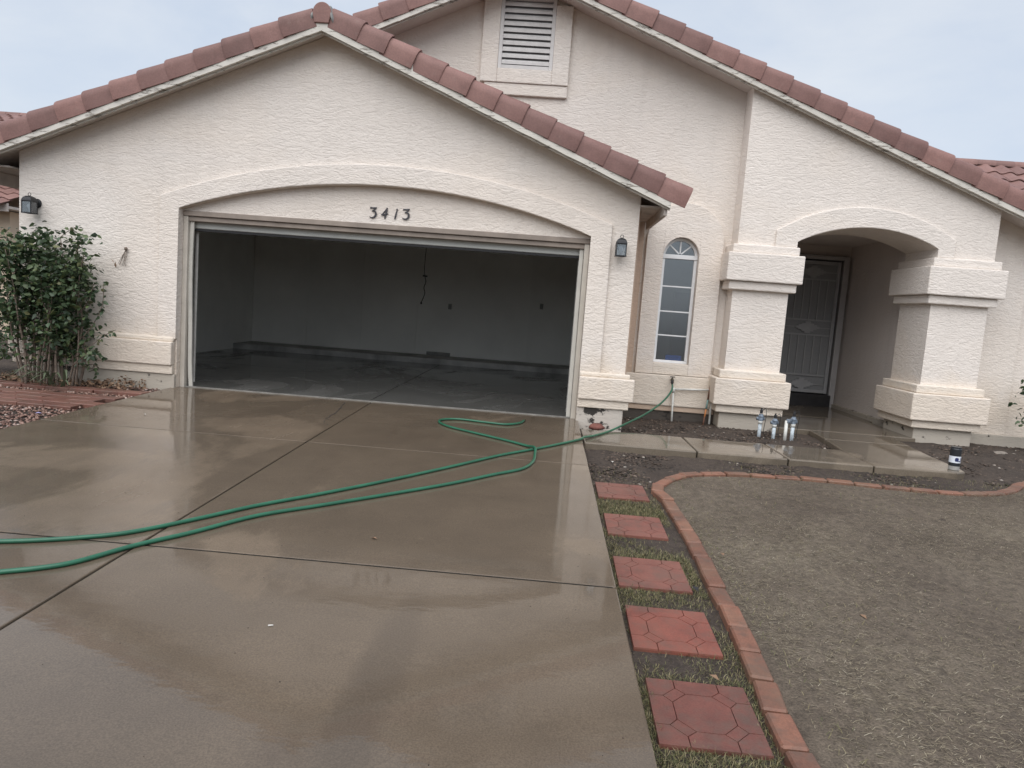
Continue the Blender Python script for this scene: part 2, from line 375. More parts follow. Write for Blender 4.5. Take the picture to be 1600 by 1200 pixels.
def link(name, me, mat, parent=None, smooth=False, bevel=0, kind=None):
    o = bpy.data.objects.new(name, me); COL.objects.link(o)
    if mat is not None and not me.materials: me.materials.append(M[mat])
    if parent is not None: o.parent = parent
    if smooth: me.polygons.foreach_set('use_smooth', [True]*len(me.polygons))
    if bevel:
        b = o.modifiers.new('bevel', 'BEVEL'); b.width = bevel; b.segments = 2; b.limit_method = 'ANGLE'; b.angle_limit = R(40)
    if kind: o['kind'] = kind
    return o
def fastmesh(name, V, F):      # V (n,3) float array, F (m,k) int array of equal-sized faces
    me = bpy.data.meshes.new(name); k = F.shape[1]
    me.vertices.add(len(V)); me.vertices.foreach_set('co', np.asarray(V, np.float32).ravel())
    me.loops.add(F.size); me.loops.foreach_set('vertex_index', F.astype(np.int32).ravel())
    me.polygons.add(len(F)); me.polygons.foreach_set('loop_start', np.arange(0, F.size, k, dtype=np.int32))
    me.update(calc_edges=True); return me
def empty(name, loc=(0,0,0), label=None, cat=None, group=None, kind=None, rz=0):
    o = bpy.data.objects.new(name, None); COL.objects.link(o); o.location = loc; o.rotation_euler[2] = rz
    o.empty_display_size = .2
    return tag(o, label, cat, group, kind)
def tag(o, label=None, cat=None, group=None, kind=None):
    for k, v in (('label', label), ('category', cat), ('group', group), ('kind', kind)):
        if v: o[k] = v
    return o
def arc(x0, z0, x1, z1, rise, n=24):      # segmental arch as (x, z), with rise over the chord
    c = x1-x0; Rr = (c*c/4+rise*rise)/(2*rise); a = math.asin(c/2/Rr); out = []
    for i in range(n+1):
        t = -a+2*a*i/n; out.append(((x0+x1)/2+Rr*math.sin(t), (z0+z1)/2+(z1-z0)*(i/n-.5)+Rr*math.cos(t)-Rr*math.cos(a)))
    return out
SL = .021
def dz(y): return SL*max(min(y, 0.0), -16.0)          # the driveway falls towards the street
def gz(x, y): return -.095 + dz(y)                    # garden soil

# ------------------------------------------------------------------ ground
def grid_ground():
    xs = np.unique(np.concatenate([np.linspace(-400,-20,12), np.linspace(-20,-4,12), np.linspace(-4,5,14), np.linspace(5,13,90), np.linspace(13,30,10), np.linspace(30,400,12)]))
    ys = np.unique(np.concatenate([np.linspace(-400,-20,12), np.linspace(-20,-8,10), np.linspace(-8,1.6,100), np.linspace(1.6,12,8), np.linspace(12,400,14)]))
    X, Y = np.meshgrid(xs, ys); Z = -.095 + SL*np.clip(Y, -16, 0)
    fine = (X > 5) & (X < 13) & (Y > -8) & (Y < 1.6); Z = np.where((X > 5.0) & (X < 5.75) & (Y < -2.2) & (Y > -9), Z-.004, Z); fine &= ~((X < 5.75) & (Y < -2.2))
    Z = Z + np.where(fine, .010*np.sin(X*5.1+1.3*np.sin(Y*3.1))*np.cos(Y*4.3) + rng.normal(0, .006, X.shape), 0)
    Z = np.where((X > 5.05) & (X < 8.3) & (Y > -.35) & (Y < 1.6), Z-.015, Z)
    Z = np.where((X > -1.95) & (X < 10.2) & (Y > 1.6) & (Y < 12), -.4, Z)
    Z = np.where((X > .1) & (X < 4.9) & (Y > -12) & (Y < 1.6), Z-.12, Z)
    n, m = X.shape; idx = np.arange(n*m).reshape(n, m)
    F = np.stack([idx[:-1,:-1], idx[:-1,1:], idx[1:,1:], idx[1:,:-1]], -1).reshape(-1, 4)
    return fastmesh('ground', np.stack([X, Y, Z], -1).reshape(-1, 3), F)
link('ground', grid_ground(), 'soil', smooth=True, kind='structure')

# ------------------------------------------------------------------ driveway, walkway, slabs
def slab_obj(name, poly, zt, th, mat, parent, bev=.012):
    o = MB().slab(poly, lambda x, y: zt(x, y)-th, zt).build(name, mat, parent, bevel=bev); return o
drive = empty('driveway', (2.5, -4, 0), kind='structure'); drive.location = (0, 0, 0)
ycuts = [0.14, -2.325, -5.05, -7.75, -10.6, -16.0]
for i in range(len(ycuts)-1):
    y1, y0 = ycuts[i]-(.009 if i > 1 else .005), ycuts[i+1]+(.009 if i > 0 else .005)
    if i == 0: y1 = .135
    for x0, x1 in ((-.05, 2.452), (2.466, 5.03)):
        slab_obj('slab', [(x0,y0),(x1,y0),(x1,y1),(x0,y1)], lambda x, y: dz(y) if y < 0 else 0, .14, 'drive', drive, .007)
for a, b in zip(ycuts[1:-1], range(9)):
    MB().slab([(-.03,a-.008),(5.01,a-.008),(5.01,a+.008),(-.03,a+.008)], lambda x,y: dz(y)-.06, lambda x,y: dz(y)-.0035).build('joint_filler', 'joint', drive)
MB().slab([(2.451,-15.9),(2.467,-15.9),(2.467,.1),(2.451,.1)], lambda x,y: dz(y)-.1, lambda x,y: dz(y)-.009).build('joint_filler', 'joint', drive)
# hairline crack in the slab before the garage
def crack(pts, wd, parent, z=.0012):
    vs = []; fs = []
    P = []
    for (x0,y0),(x1,y1) in zip(pts[:-1], pts[1:]):
        for k in range(6):
            t = k/6; P.append((x0+(x1-x0)*t+random.uniform(-.012,.012), y0+(y1-y0)*t+random.uniform(-.02,.02)))
    P.append(pts[-1])
    for i, (x, y) in enumerate(P):
        ww = wd*random.uniform(.4, 1.3)*(.3 if i in (0, len(P)-1) else 1); vs += [(x-ww,y,dz(y)+z),(x+ww,y,dz(y)+z)]
        if i: fs.append((2*i-2, 2*i-1, 2*i+1, 2*i))
    MB().add(vs, fs).build('crack', 'crack', parent)
crack([(2.17,-.03),(2.24,-.45),(2.28,-.93),(2.29,-1.2)], .006, drive)
crack([(2.29,-1.2),(2.33,-1.42),(2.42,-1.5)], .005, drive)
crack([(2.29,-1.2),(2.36,-1.24),(2.41,-1.31)], .004, drive)

gfl = empty('garage_floor', kind='structure')
for x0, x1 in ((-1.95, 2.42), (2.432, 5.5)):
    for y0, y1 in ((.155, 3.1), (3.112, 6.1)):
        slab_obj('slab', [(x0 if y0 > .2 else max(x0, .02),y0),(x1 if y0 > .2 else min(x1, 4.98),y0),(x1,y0+.25),(x1,y1),(x0,y1),(x0,y0+.25)], lambda x, y: .012, .12, 'gfloor', gfl, .006)
MB().box(.02, 4.98, .137, .153, -.1, .013).build('threshold_edge', 'sill_edge', gfl)
MB().slab([(-1.95,3.103),(5.5,3.103),(5.5,3.109),(-1.95,3.109)], -.05, .004).build('joint_filler', 'joint', gfl)
MB().slab([(2.421,.16),(2.431,.16),(2.431,6.1),(2.421,6.1)], -.05, .003).build('joint_filler', 'joint', gfl)
MB().box(-1.95, 5.5, 6.1, 7.05, -.1, .125).build('curb', 'gcurb', gfl, bevel=.015)

walk = empty('walkway', kind='structure')
wz = lambda x, y: -.045
wx = [5.045, 6.235, 7.18, 8.06]
for a, b in zip(wx[:-1], wx[1:]):
    slab_obj('slab', [(a+.006,-1.19),(b-.006,-1.19),(b-.006,-.34),(a+.006,-.34)], wz, .13, 'walk', walk, .015)
slab_obj('slab', [(8.066,-1.19),(8.90,-1.19),(9.02,-1.12),(9.06,-1.0),(9.12,-.2),(9.2,.42),(8.16,.42),(8.066,-.34)], wz, .13, 'walk', walk, .015)
slab_obj('slab', [(8.16,.432),(9.2,.432),(9.3,1.1),(8.2,1.1)], lambda x,y: -.043, .13, 'walk', walk, .012)
for b in wx[1:]: MB().box(b-.007, b+.007, -1.17, -.36, -.16, -.058).build('joint_filler', 'joint', walk)
porch = empty('porch_floor', kind='structure')
slab_obj('slab', [(7.75,1.112),(9.62,1.112),(9.62,2.6),(7.75,2.6)], lambda x,y: -.04, .13, 'walk', porch, .01)
slab_obj('slab', [(7.75,2.61),(9.8,2.61),(9.8,4.35),(7.75,4.35)], lambda x,y: -.04, .13, 'walk', porch, .01)

# dry dirt of the front yard inside the brick border
EDGE = [(5.57,-9.2),(5.575,-6.33),(5.595,-5.8),(5.62,-5.2),(5.63,-4.7),(5.645,-4.2),(5.65,-3.7),(5.645,-3.3),(5.63,-2.98),(5.60,-2.80),(5.615,-2.62),(5.70,-2.42),(5.83,-2.22),(6.01,-2.05),(6.27,-1.935),(6.65,-1.86),(7.02,-1.835),(7.38,-1.84),(7.72,-1.885),(8.06,-1.915),(8.42,-1.91),(8.80,-1.83),(9.14,-1.64),(9.54,-1.25),(10.1,-.85),(11.2,-.6),(12.5,-.55)]
def ytop(x):
    P = EDGE[9:]
    if x <= P[0][0]: return P[0][1]
    for (a,b),(c,d) in zip(P[:-1], P[1:]):
        if a <= x <= c and c > a: return b+(d-b)*(x-a)/(c-a)
    return P[-1][1]
def lawn_mesh():
    EY = np.array([-20]+[q[1] for q in EDGE[1:10]]); EX = np.array([5.57]+[q[0] for q in EDGE[1:10]])
    xs = np.concatenate([np.linspace(5.62, 6.6, 24), np.linspace(6.65, 14, 90), np.linspace(14.5, 40, 10)]); n = 110
    t = np.linspace(0, 1, n)**.85; V = []
    for x in xs:
        yt = ytop(x); y = yt+(-16-yt)*t**1.6
        xx = np.maximum(np.full(n, x), np.interp(y, EY, EX)+.046)
        nearb = np.clip(np.minimum((yt-y-.05)/.25, (xx-np.interp(y, EY, EX)-.055)/.25), 0, 1)
        z = -.095+SL*y+.012+nearb*(.018+.008*np.sin(xx*3.1+y*1.3)*np.cos(y*2.7-xx)+rng.normal(0, .005, n))
        y = np.minimum(y, yt-.046)
        V.append(np.stack([xx, y, z], -1))
    V = np.array(V); m = len(xs); idx = np.arange(m*n).reshape(m, n)
    F = np.stack([idx[:-1,:-1], idx[:-1,1:], idx[1:,1:], idx[1:,:-1]], -1).reshape(-1, 4)[:, ::-1]
    return fastmesh('lawn', V.reshape(-1, 3), F)
link('lawn', lawn_mesh(), 'dirt', smooth=True, kind='structure')

# ------------------------------------------------------------------ the house
house = empty('house', (0, 0, 0), 'pale stucco single-storey house with open garage, arched porch and red barrel-tile rakes', 'house')
S = 'stucco'
GX0, GX1, AX, AZ, GS = -2.03, 5.55, 1.74, 4.32, .4155       # garage wall ends, gable apex, slope
gtop = lambda x: AZ-GS*abs(x-AX)
MX, MZ, MR, ML = 3.90, 5.572, .3975, .442                   # main gable: fascia line apex and slopes
mline = lambda x: MZ-(MR*(x-MX) if x > MX else ML*(MX-x))
H = 2.20
inner = arc(0, H, 5.0, H+.008, .425, 36)
# garage front wall (field) with the arched opening
cols = [(GX0, -.25, gtop(GX0)), (-1, -.25, gtop(-1)), (0, -.25, gtop(0))]
cols += [(x, z, gtop(x)) for x, z in inner]
ins = [(x, z, gtop(x)) for x, z in [(AX, np.interp(AX, [p[0] for p in inner], [p[1] for p in inner]))]]
cols = sorted(cols[3:]+ins, key=lambda c: c[0])
cols = [(GX0, -.25, gtop(GX0)), (0, -.25, gtop(0))]+cols+[(5.0, -.25, gtop(5.0)), (GX1, -.25, gtop(GX1))]
MB().strip(cols, .045, .34).build('garage_wall', S, house)
# raised surround of the opening: legs and arched band
outer = [(-.24, 2.34)]+[(x, z) for x, z in arc(-.24, 2.34, 5.245, 2.36, .52, 36)][1:]
ox = [p[0] for p in outer]; oz = [p[1] for p in outer]
cols = [(-.24, .60, 2.34), (0, .60, float(np.interp(0, ox, oz)))]
cols += [(x, z, float(np.interp(x, ox, oz))) for x, z in inner]
cols += [(5.0, .58, float(np.interp(5.0, ox, oz))), (5.245, .58, 2.36)]
MB().strip(cols, 0.0, .044).build('arch_surround', S, house, bevel=.012)
# base bands (sloping sill, face, lower step, footing) left and right of the opening
def band(x0, x1, yf, zt, zb, ztop0, step, foot, yfoot, xs=(0,0), back=.04, mats=('stucco','stucco_warm','footing')):
    a, b = xs       # insets at ends for the smaller members
    P = [(yf, zb), (yf, zt), (yf+.055, ztop0)]
    MB().add([(x, y, z) for x in (x0, x1) for y, z in ((yf, zb), (yf, zt), (back, zt), (back, zb))],
             [(0,1,2,3),(7,6,5,4),(0,4,5,1),(1,5,6,2),(2,6,7,3),(3,7,4,0)]).build('base_band', mats[0], house, bevel=.014)
    MB().box(x0+a*.45, x1-b*.45, yf+.045, back, zt-.002, ztop0).build('base_band_cap', mats[1], house, bevel=.018)
    MB().box(x0+a*.4, x1-b*.4, yf+.03, back, step, zb-.002).build('base_band_step', mats[1], house, bevel=.01)
band(-2.10, -.02, -.06, .565, .275, .625, .165, 0, 0, (.1, 0))
band(5.0, 5.665, -.06, .545, .272, .60, .170, 0, 0, (0, .12))
MB().box(-2.0, 0.0, -.005, .043, -.25, .162).build('footing', 'footing', house, bevel=.012)
MB().box(5.0, 5.56, -.005, .043, -.25, .167).build('footing', 'footing_peel', house, bevel=.012)
# reveal jambs, recessed tympanum and header
cols = [(x, H-.012, z-.001) for x, z in inner]; cols[0] = (0.001, H-.012, H-.004); cols[-1] = (4.999, H-.012, H+.002)
MB().strip(cols, .125, .20).build('tympanum', S, house)
MB().box(.0, 5.0, .105, .20, 2.125, 2.187).build('header_trim', 'brown_trim', house, bevel=.006)
MB().box(.06, 4.94, .135, .21, 2.065, 2.123).build('header_trim', 'brown_trim', house, bevel=.006)
for x0, x1, xa, xb, sg in ((.002, .062, .066, .115, 1), (4.938, 4.998, 4.885, 4.934, -1)):
    MB().box(x0, x1, .12, .22, -.05, 2.122).build('jamb_trim', 'jamb_paint', house, bevel=.006)
    m = MB(); n = 14; vs = []
    for i in range(n+1):
        z = .005+(2.06)*i/n; off = sg*(.035*max(0, 1-z/.55)**2+.010*math.sin(z*3.1)) if sg > 0 else 0
        for x, y in ((xa+off, .165), (xb+off, .165), (xb+off, .195), (xa+off, .195)): vs.append((x, y, z))
    fs = [(4*i+k, 4*i+(k+1)%4, 4*i+4+(k+1)%4, 4*i+4+k) for i in range(n) for k in range(4)]+[(3,2,1,0), (4*n,4*n+1,4*n+2,4*n+3)]
    m.add(vs, fs).build('weather_strip', 'strip_paint', house, bevel=.004)
# garage interior
MB().box(-2.03, -1.95, .342, 7.2, -.2, 2.7).build('garage_side_wall', 'drywall', house)
MB().box(5.45, 5.53, .342, 7.2, -.2, 2.7).build('garage_side_wall', 'drywall', house)
MB().box(-1.948, 5.448, 7.05, 7.15, -.1, 2.7).build('garage_back_wall', 'drywall', house)
MB().box(-1.948, 5.448, .342, 7.048, 2.60, 2.7).build('garage_ceiling', 'drywall', house)
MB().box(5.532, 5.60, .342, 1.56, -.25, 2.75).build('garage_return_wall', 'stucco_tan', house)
MB().box(-2.10, -2.032, .342, 7.2, -.25, 2.75).build('garage_outer_wall', S, house)
for i in range(6):
    x0 = -1.94+1.22*i; MB().box(x0+.002, min(x0+1.217, 5.44), 7.035, 7.049, .127, 2.598).build('drywall_sheet', 'drywall_sheet', house)
for x, z in ((2.43, 1.21), (4.42, 1.36)):
    MB().box(x-.035, x+.035, 7.012, 7.034, z-.06, z+.06).build('wall_outlet', 'outlet', house, bevel=.006)
MB().box(1.98, 2.5, 6.99, 7.033, .127, .20).build('floor_vent', 'outlet', house, bevel=.004)

# gable roofs: deck, fascia boards, barrel tiles along the rakes
def tile_mesh(name, L=.405, r0=.108, r1=.129, th=.016, skirt=.136, sgn=1, n=11):
    prof = []
    for rad, ext in ((1, 0), (0, th)):
        row = [(-1.0, -skirt)]+[None]*0
        pr = [(-(1.0), 'd')]
    def ring(r, x):
        o = [(x, -r, -skirt)]; i = [(x, -(r-th), -skirt)]
        for k in range(n):
            a = R(-90+168*k/(n-1)); o.append((x, r*math.sin(a), r*math.cos(a))); i.append((x, (r-th)*math.sin(a), (r-th)*math.cos(a)))
        return o+i[::-1]
    xs = [(0, r0), (L*.5, (r0+r1)/2), (L-.012, r1), (L, r1-.004)]
    m = MB(); vs = []; c = 2*(n+1)
    for x, r in xs: vs += [(sgn*p[0], p[1], p[2]) for p in ring(r, x)]
    fs = [(i*c+k, i*c+(k+1)%c, (i+1)*c+(k+1)%c, (i+1)*c+k) for i in range(len(xs)-1) for k in range(c)]
    h = n+1      # end caps as quads between outer and inner arcs
    for e in (0, (len(xs)-1)*c):
        fs += [(e+k, e+k+1, e+c-2-k, e+c-1-k) for k in range(h-1)]
    m.add(vs, fs); me = m.mesh(name)
    bm = bmesh.new(); bm.from_mesh(me); bmesh.ops.recalc_face_normals(bm, faces=bm.faces); bm.to_mesh(me); bm.free()
    me.materials.append(M['tile']); me.polygons.foreach_set('use_smooth', [True]*len(me.polygons))
    me.set_sharp_from_angle(angle=R(50))
    return me
TR = tile_mesh('barrel_tile_right', sgn=1); TL = tile_mesh('barrel_tile_left', sgn=-1)
def rake(roof, ax, az, y, slope, xend, sgn, expo=.349, start=.08, lx=1.0):
    th = math.atan(slope); L = abs(xend-ax)/math.cos(th); n = int((L-start-.405*lx)/expo+1.5); me = TR if sgn > 0 else TL
    for i in range(n):
        s0 = start+i*expo
        px = ax+sgn*s0*math.cos(th); pz = az-s0*math.sin(th)
        nrm = .010     # upper end tucks under the one above
        o = bpy.data.objects.new('rake_tile', me); COL.objects.link(o); o.parent = roof
        o.location = (px+sgn*math.sin(th)*nrm, y+random.uniform(-.004,.004), pz+math.cos(th)*nrm)
        o.scale = (lx, 1, 1); o.rotation_euler = (R(random.uniform(-1.3,1.3)), sgn*(th-.028+random.uniform(-.008,.008)), R(random.uniform(-.7,.7)))
def board(roof, name, ax, zf, x1, y0, y1, slope, z0, z1, mat, sgn, bev=.005, wob=0):
    n = 1 if not wob else 40; top = []; bot = []
    for i in range(n+1):
        x = ax+(x1-ax)*i/n; z = zf-slope*abs(x-ax)
        bot.append((x, z+z0+random.uniform(-wob, wob))); top.append((x, z+z1))
    poly = bot+top[::-1]
    if sgn < 0: poly = poly[::-1]
    vs = [(x, y0, z) for x, z in bot]+[(x, y0, z) for x, z in top]+[(x, y1, z) for x, z in bot]+[(x, y1, z) for x, z in top]
    k = n+1; fs = []
    for i in range(n):
        fs += [(i,i+1,k+i+1,k+i),(2*k+i+1,2*k+i,3*k+i,3*k+i+1),(k+i,k+i+1,3*k+i+1,3*k+i),(i+1,i,2*k+i,2*k+i+1)]
    fs += [(0,k,3*k,2*k),(n,2*k+n,3*k+n,k+n)]
    return MB().add(vs, fs).build(name, mat, roof, bevel=bev if not wob else 0)

def field(roof, ax, az, xe, y0, y1, slope, sgn):     # S-tile sheet over one roof slope, hidden from the street but really there
    L = abs(xe-ax)/math.cos(math.atan(slope)); ny = int((y1-y0)/.06); ns = int(L/.36)
    V = []; F = []; th = math.atan(slope)
    for i in range(ns):
        for e in (0, 1):
            s0 = (i+e)*.36
            for j in range(ny+1):
                y = y0+(y1-y0)*j/ny; h = .05*(.5+.5*math.cos(2*math.pi*y/.30))+(.022 if e else 0)+.06
                V.append((ax+sgn*(s0*math.cos(th)+h*math.sin(th)), y, az-s0*math.sin(th)+h*math.cos(th)))
    k = ny+1
    for i in range(2*ns-1):
        for j in range(ny): F.append((i*k+j, i*k+j+1, (i+1)*k+j+1, (i+1)*k+j))
    o = MB().add(V, F).build('tile_field', 'tile', roof, smooth=True, fix=False); o['kind'] = 'stuff'
# -- garage gable roof
roof = empty('roof'); roof.parent = house
RY = -.25
FZ = 4.27
for sgn, xe in ((1, 5.86), (-1, -2.62)):
    board(roof, 'fascia', AX, FZ, xe if sgn > 0 else -2.6, RY, RY+.04, GS, 0, .15, 'fascia', sgn, wob=.003)
    board(roof, 'rake_trim', AX, FZ, xe, RY+.042, RY+.065, GS, -.022, .06, 'fascia', sgn)
    board(roof, 'deck', AX, FZ, xe, RY+.067, 7.6, GS, .055, .12, 'porch_stucco', sgn)
    rake(roof, AX, FZ+.198, RY+.106, GS, 6.02 if sgn > 0 else -2.75, sgn, .349 if sgn > 0 else .356, .08 if sgn > 0 else .11)
    field(roof, AX, FZ+.10, xe, RY+.16, 7.5, GS, sgn)
# eave boards along the two garage eaves
zr = FZ-GS*(5.86-AX)
MB().box(5.80, 5.84, RY+.09, 1.38, zr-.075, zr+.04).build('eave_board', 'soffit', roof, bevel=.006)
MB().box(5.552, 5.797, RY+.25, 1.38, zr+.03, zr+.05).build('eave_soffit', 'soffit', roof)
zl = FZ-GS*(AX+2.6)
MB().box(-2.56, -2.52, RY+.09, 7.4, zl-.10, zl+.06).build('eave_board', 'soffit', roof, bevel=.006)
MB().box(-2.515, -2.105, -.02, 7.4, zl+.07, zl+.09).build('eave_soffit', 'soffit', roof)
# apex: ridge end tile bedded in grey mortar
m = MB(); vs = []; seg = 14
for y, rr in ((RY-.022, .118), (RY+.3, .112), (RY+.6, .108)):
    for k in range(seg+1):
        a = R(-90+180*k/seg); vs.append((AX+rr*.92*math.sin(a), y, FZ+.185+rr*math.cos(a)))
    vs += [(AX+rr*.70, y, FZ+.075), (AX-rr*.70, y, FZ+.075)]
k = seg+3; fs = [(i*k+j, i*k+(j+1)%k, (i+1)*k+(j+1)%k, (i+1)*k+j) for i in range(2) for j in range(k)]+[tuple(range(k)), tuple(range(3*k-1, 2*k-1, -1))]
m.add(vs, fs).build('ridge_tile', 'tile', roof, smooth=False, bevel=.008)
k = seg+1
def lump(name, mat, parent, c, r, seed, sub=2, amp=.25, flat=1.0):
    rr = random.Random(seed); bm = bmesh.new(); bmesh.ops.create_icosphere(bm, subdivisions=sub, radius=1)
    ph = [rr.uniform(0, 6) for _ in range(6)]
    for v in bm.verts:
        d = 1+amp*(math.sin(v.co.x*3+ph[0])*math.cos(v.co.y*3.4+ph[1])+.5*math.sin(v.co.z*6+ph[2])+.35*math.sin(v.co.x*8+v.co.y*7+ph[3]))
        v.co = Vector((v.co.x*r[0]*d, v.co.y*r[1]*d, v.co.z*r[2]*d*flat))
    me = bpy.data.meshes.new(name); bm.to_mesh(me); bm.free(); o = link(name, me, mat, parent, smooth=True); o.location = c; return o
for sg in (-1, 1):
    q = lump('mortar', 'mortar', roof, (AX+sg*.108, RY+.085, FZ+.165), (.030, .112, .118), 5+sg, 3, .14); q.rotation_euler[1] = -sg*.28
# back ridge of garage roof
m = MB(); vs = []
for y in (RY+.6, 7.4):
    for j in range(seg+1):
        a = R(-90+180*j/seg); vs.append((AX+.12*math.sin(a), y, FZ+.17+.12*math.cos(a)))
m.add(vs, [(j, j+1, k+j+1, k+j) for j in range(seg)]).build('ridge', 'tile', roof)

# -- main gable behind, running down over the porch
roof2 = empty('roof'); roof2.parent = house
MY = 1.0
for sgn, xe, sl in ((1, 11.4, MR), (-1, 1.2, ML)):
    board(roof2, 'fascia', MX, MZ, xe, MY, MY+.04, sl, 0, .15, 'fascia', sgn, wob=.003)
    board(roof2, 'rake_trim', MX, MZ, xe, MY+.042, MY+.065, sl, -.02, .06, 'fascia', sgn)
    board(roof2, 'deck', MX, MZ, xe, MY+.067, 9.0, sl, .055, .12, 'porch_stucco', sgn)
    rake(roof2, MX, MZ+.198, MY+.106, sl, xe+.15*sgn, sgn, .383 if sgn > 0 else .362, .29 if sgn > 0 else .10, 1.06)
    field(roof2, MX, MZ+.10, xe, MY+.16, 8.9, sl, sgn)
# main gable wall with the window opening, and the wall right of the porch
mt = lambda x: mline(x)+.055
WC, WR, WS, WT = 6.325, .245, .69, 2.165     # window centre, half width, sill, springing
warc = [(WC-WR*math.cos(math.pi*i/20), WT+.262*math.sin(math.pi*i/20)) for i in range(21)]
cols = [(.6, 2.3, mt(.6)), (MX, 2.3, mt(MX)), (5.60, 2.3, mt(5.60)), (5.60, -.25, mt(5.60)), (WC-WR, -.25, mt(WC-WR))]
wall_u = cols+[(WC-WR, WT, mt(WC-WR))]+[(x, z, mt(x)) for x, z in warc[1:-1]]+[(WC+WR, WT, mt(WC+WR)), (WC+WR, -.25, mt(WC+WR)), (7.3, -.25, mt(7.3))]
MB().strip(wall_u, 1.5, 1.62).build('gable_wall', S, house)
MB().box(WC-WR, WC+WR, 1.5, 1.62, -.25, WS).build('gable_wall', S, house)
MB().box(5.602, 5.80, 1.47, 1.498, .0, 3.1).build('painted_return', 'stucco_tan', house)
# raised arched surround of the window
SX0, SX1, SZ = 5.84, 6.885, 2.37
sarc = [((SX0+SX1)/2-(SX1-SX0)/2*math.cos(math.pi*i/24), SZ+.52*math.sin(math.pi*i/24)) for i in range(25)]
sx = [p[0] for p in sarc]; sz = [p[1] for p in sarc]; up = lambda x: float(np.interp(x, sx, sz))
xs = sorted(set([round(x, 4) for x in sx if x < WC-WR-1e-3]))
cols = [(x, .53, up(x)) for x in xs]+[(WC-WR, .53, up(WC-WR)), (WC-WR, WT, up(WC-WR))]
cols += [(x, z, up(x)) for x, z in warc[1:-1]]+[(WC+WR, WT, up(WC+WR)), (WC+WR, .53, up(WC+WR))]
cols += [(x, .53, up(x)) for x in sorted(set(round(x, 4) for x in sx if x > WC+WR+1e-3))]
MB().strip(cols, 1.425, 1.499).build('window_surround', S, house, bevel=.014)
MB().box(WC-WR+.001, WC+WR-.001, 1.425, 1.499, .53, WS-.004).build('window_surround', 'stucco_warm', house, bevel=.008)
MB().box(5.602, 6.98, 1.38, 1.424, .095, .525).build('base_band', 'stucco_warm', house, bevel=.014)
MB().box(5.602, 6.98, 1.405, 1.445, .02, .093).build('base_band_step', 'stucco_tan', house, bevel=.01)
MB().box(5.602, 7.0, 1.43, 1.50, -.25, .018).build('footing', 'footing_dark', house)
# wall on the far right of the porch
MB().strip([(10.2, -.25, mt(10.2)), (11.0, -.25, mt(11.0))], 1.5, 1.62).build('right_wall', S, house)
MB().box(10.3, 13.5, 1.621, 1.75, -.25, 2.75).build('right_wall', S, house)
MB().box(10.36, 13.5, 1.46, 1.499, -.25, .05).build('footing', 'footing', house, bevel=.01)
# porch portal with the segmental arch
pa = arc(7.77, 2.44, 9.585, 2.475, .225, 26)
PF = 1.15
pt = lambda x: mline(x)+.055
cols = [(7.0, -.25, pt(7.0)), (7.735, -.25, pt(7.735)), (7.735, 2.36, pt(7.735)), (7.77, 2.36, pt(7.77))]+[(x, z, pt(x)) for x, z in pa]+[(9.585, 2.36, pt(9.585)), (9.6, 2.36, pt(9.6)), (9.6, -.25, pt(9.6)), (10.335, -.25, pt(10.335))]
MB().strip(cols, PF, PF+.84).build('porch_portal', S, house)
po = arc(7.485, 2.58, 9.80, 2.60, .355, 26); pox = [q[0] for q in po]; poz = [q[1] for q in po]
cols = [(7.485, 2.36, 2.58), (7.77, 2.36, float(np.interp(7.77, pox, poz)))]+[(x, z, float(np.interp(x, pox, poz))) for x, z in pa]+[(9.585, 2.36, float(np.interp(9.585, pox, poz))), (9.80, 2.36, 2.60)]
MB().strip(cols, PF-.035, PF-.001).build('arch_surround', S, house, bevel=.012)
def collar(name, x0, x1, d, z0, z1, mat=S, bev=.014):     # band round a pillar, d proud on every side
    MB().box(x0-d, x1+d, PF-d, PF+.84+d, z0, z1).build(name, mat, house, bevel=bev)
for x0, x1 in ((7.0, 7.735), (9.6, 10.335)):
    collar('pillar_cap', x0, x1, .07, 2.25, 2.36)
    collar('pillar_cap', x0, x1, .13, 1.878, 2.248)
    collar('pillar_cap', x0, x1, .075, 1.762, 1.876)
    collar('pillar_base', x0, x1, .075, .575, .685, 'stucco_warm')
    collar('pillar_base', x0, x1, .135, .215, .573)
    collar('pillar_base', x0, x1, .08, .11, .213, 'stucco_warm', .01)
    collar('pillar_footing', x0, x1, .015, -.25, .108, 'footing', .01)
# porch interior
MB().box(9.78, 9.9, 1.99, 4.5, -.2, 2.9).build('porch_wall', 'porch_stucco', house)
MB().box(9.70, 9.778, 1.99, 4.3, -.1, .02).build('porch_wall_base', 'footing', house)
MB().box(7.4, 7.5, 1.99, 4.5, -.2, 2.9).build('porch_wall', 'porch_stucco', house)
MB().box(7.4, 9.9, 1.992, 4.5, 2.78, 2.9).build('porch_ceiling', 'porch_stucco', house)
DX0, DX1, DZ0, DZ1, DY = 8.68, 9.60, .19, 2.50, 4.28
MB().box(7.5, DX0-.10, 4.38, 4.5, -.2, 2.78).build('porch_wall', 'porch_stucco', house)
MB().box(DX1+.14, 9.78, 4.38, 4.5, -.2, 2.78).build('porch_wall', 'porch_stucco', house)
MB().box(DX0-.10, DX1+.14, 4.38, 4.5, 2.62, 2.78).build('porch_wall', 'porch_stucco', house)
MB().box(DX0-.1, DX1+.06, 4.22, 4.5, -.12, .17).build('under_door_block', 'dark_block', house, bevel=.01)  # near-black block filling the dark gap beneath the door
door = MB().box(DX0-.1, DX1+.13, 4.42, 4.47, .17, 2.62).build('entry_door', 'dark_door', house)
fr = MB()
for a in ((DX0-.09, DX0-.03, .17, 2.60), (DX1+.03, DX1+.13, -.05, 2.60)): fr.box(a[0], a[1], DY-.03, 4.415, a[2], a[3])
fr.box(DX0-.028, DX1+.028, DY-.03, 4.415, 2.53, 2.60)
